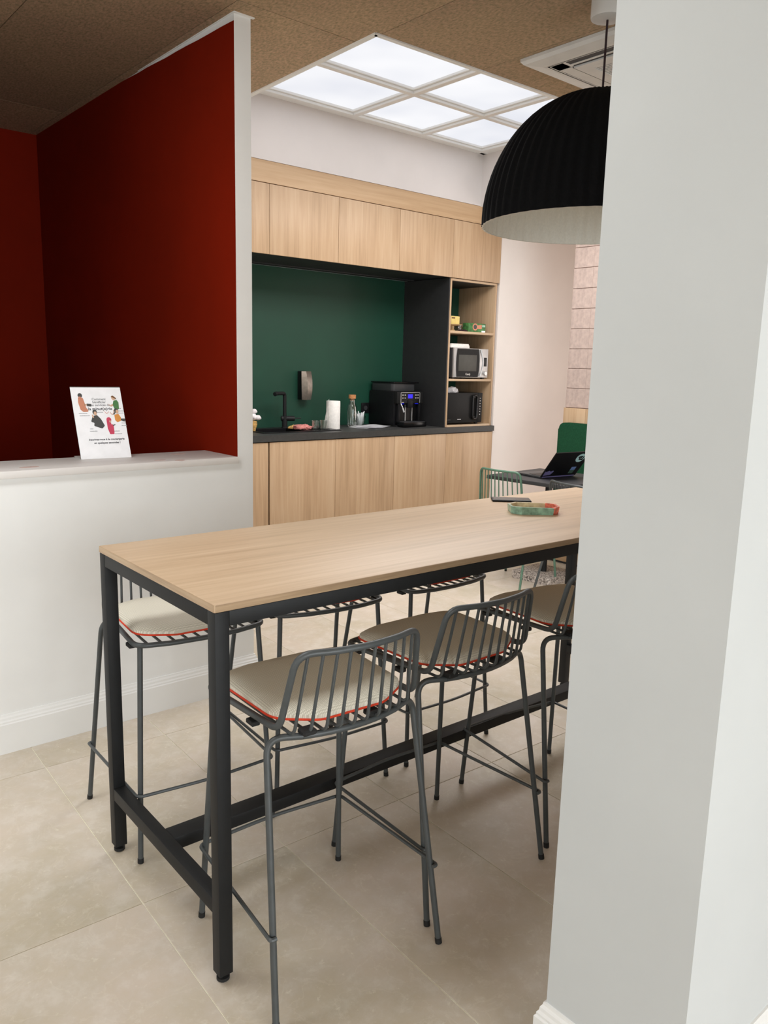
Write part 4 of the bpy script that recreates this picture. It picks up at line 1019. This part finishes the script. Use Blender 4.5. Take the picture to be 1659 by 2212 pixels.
lid('hinge_strip', [(-0.15, -0.006), (0.15, -0.006), (0.15, 0.004), (-0.15, 0.004)], 'lavender', 0.0, 0.007)
lid('round_sticker', [(0.098+0.040*math.cos(2*PI*k/24), 0.172+0.040*math.sin(2*PI*k/24)) for k in range(24)], 'sticker_teal', 0.006, 0.0066)
bm = nb()
sp = [(0.072,0.178),(0.088,0.188),(0.104,0.188),(0.100,0.176),(0.088,0.172),(0.086,0.162),(0.104,0.158),(0.116,0.164)]
tube(bm, [Vector((0.098+(x-0.095)*1.0, y, 0.0068)) for x, y in sp], 0.005, seg=6); tube(bm, [Vector((0.122, 0.152+0.006*k, 0.0068)) for k in range(7)], 0.0035, seg=6)
o = obj('sticker_emblem', bm, 'black_plastic', lp); o.matrix_local = LM
lid('photo_sticker', [(0.075, 0.055), (0.12, 0.055), (0.12, 0.085), (0.075, 0.085)], 'sticker_blue', 0.006, 0.0066); lid('photo_sticker', [(0.075, 0.022), (0.12, 0.022), (0.12, 0.055), (0.075, 0.055)], 'sticker_green', 0.006, 0.0066)
lid('jagged_sticker', [(-0.155, 0.012), (-0.09, 0.02), (-0.075, 0.05), (-0.085, 0.06), (-0.105, 0.05), (-0.12, 0.062), (-0.14, 0.05), (-0.155, 0.055)], 'sticker_violet', 0.006, 0.0066)
gc = make_wire_seat('wire_chair', 'sage green wire chair pulled up to the charcoal cafe table', 'chair', 'green_metal', 0.45, 0.805, False, 0, 'wire chairs in the lounge')
gc.location = (3.395, 2.02, 0); gc.rotation_euler = (0, 0, PI/2+0.05)
dc = make_wire_seat('wire_chair', 'dark grey wire chair behind the far end of the high table, before the cafe table', 'chair', 'stool_metal', 0.45, 0.792, False, 0, 'wire chairs in the lounge')
dc.location = (3.35, 1.386, 0); dc.rotation_euler = (0, 0, PI/2-0.22)
# bench
bn = thing('bench_seat', 'dark green high-backed upholstered bench on an oak plinth', 'bench', (4.6, 1.5, 0))
bxo('plinth', (-0.46, 0.10, -1.4, 1.10, 0.02, 0.36), 'oak_y', bn, 0.002)
bxo('toe_strip', (-0.44, 0.08, -1.38, 1.08, 0.0, 0.02), 'black_board', bn)
bxo('seat_pad', (-0.48, 0.03, -1.4, 1.11, 0.361, 0.46), 'green_felt', bn, 0.02)
bm = nb(); prism(bm, [(q.x, q.y) for q in fillet([(-1.4,0.40,0),(1.135,0.40,0),(1.135,1.045,0),(-1.4,1.045,0)], [0,0.01,0.06,0.06], 6, True)], 'x', 0.03, 0.10, 0.012, 2); obj('back_cushion', bm, 'green_felt', bn, smooth=True)
# brick partition with oak wainscot
BX, BYE, BZ = 4.75, 2.664, 1.165
wb = wallbox('wall_brick', (BX+0.004, BX+0.12, -2.5, BYE, 0, CZ), 'mortar')
bh, bwid = 0.161, 0.32
bm = nb(); box(bm, 0, 0.012, 0.0004, bwid-0.0004, 0.002, bh-0.002, 0.002, 1); b0 = obj('brick', bm, 'brick', wb); firstb = True
bm = nb(); box(bm, 0, 0.012, 0.0004, 0.19-0.0004, 0.002, bh-0.002, 0.002, 1); b1 = obj('brick', bm, 'brick', wb); firste = True
for r_ in range(11):
    z = BZ + r_*bh
    if z + bh > CZ+0.02: break
    if firste: o = b1; firste = False
    else: o = b1.copy(); COL.objects.link(o); o.parent = wb
    o.location = (BX-0.006, BYE-0.19, z)
    for k in range(8):
        if firstb: o = b0; firstb = False
        else: o = b0.copy(); COL.objects.link(o); o.parent = wb
        o.location = (BX-0.006+random.uniform(-0.0008, 0.0008), BYE-0.19-bwid*(k+1), z)
for k in range(12):
    a = BYE-0.005-0.22*k
    bxo('wainscot_panel', (BX-0.030, BX-0.0065, a-0.219, a, 0.0, BZ-0.002), 'oak_z', wb, 0.001)

# ---------------------------------------------------------------- colour management done above; scene ends here
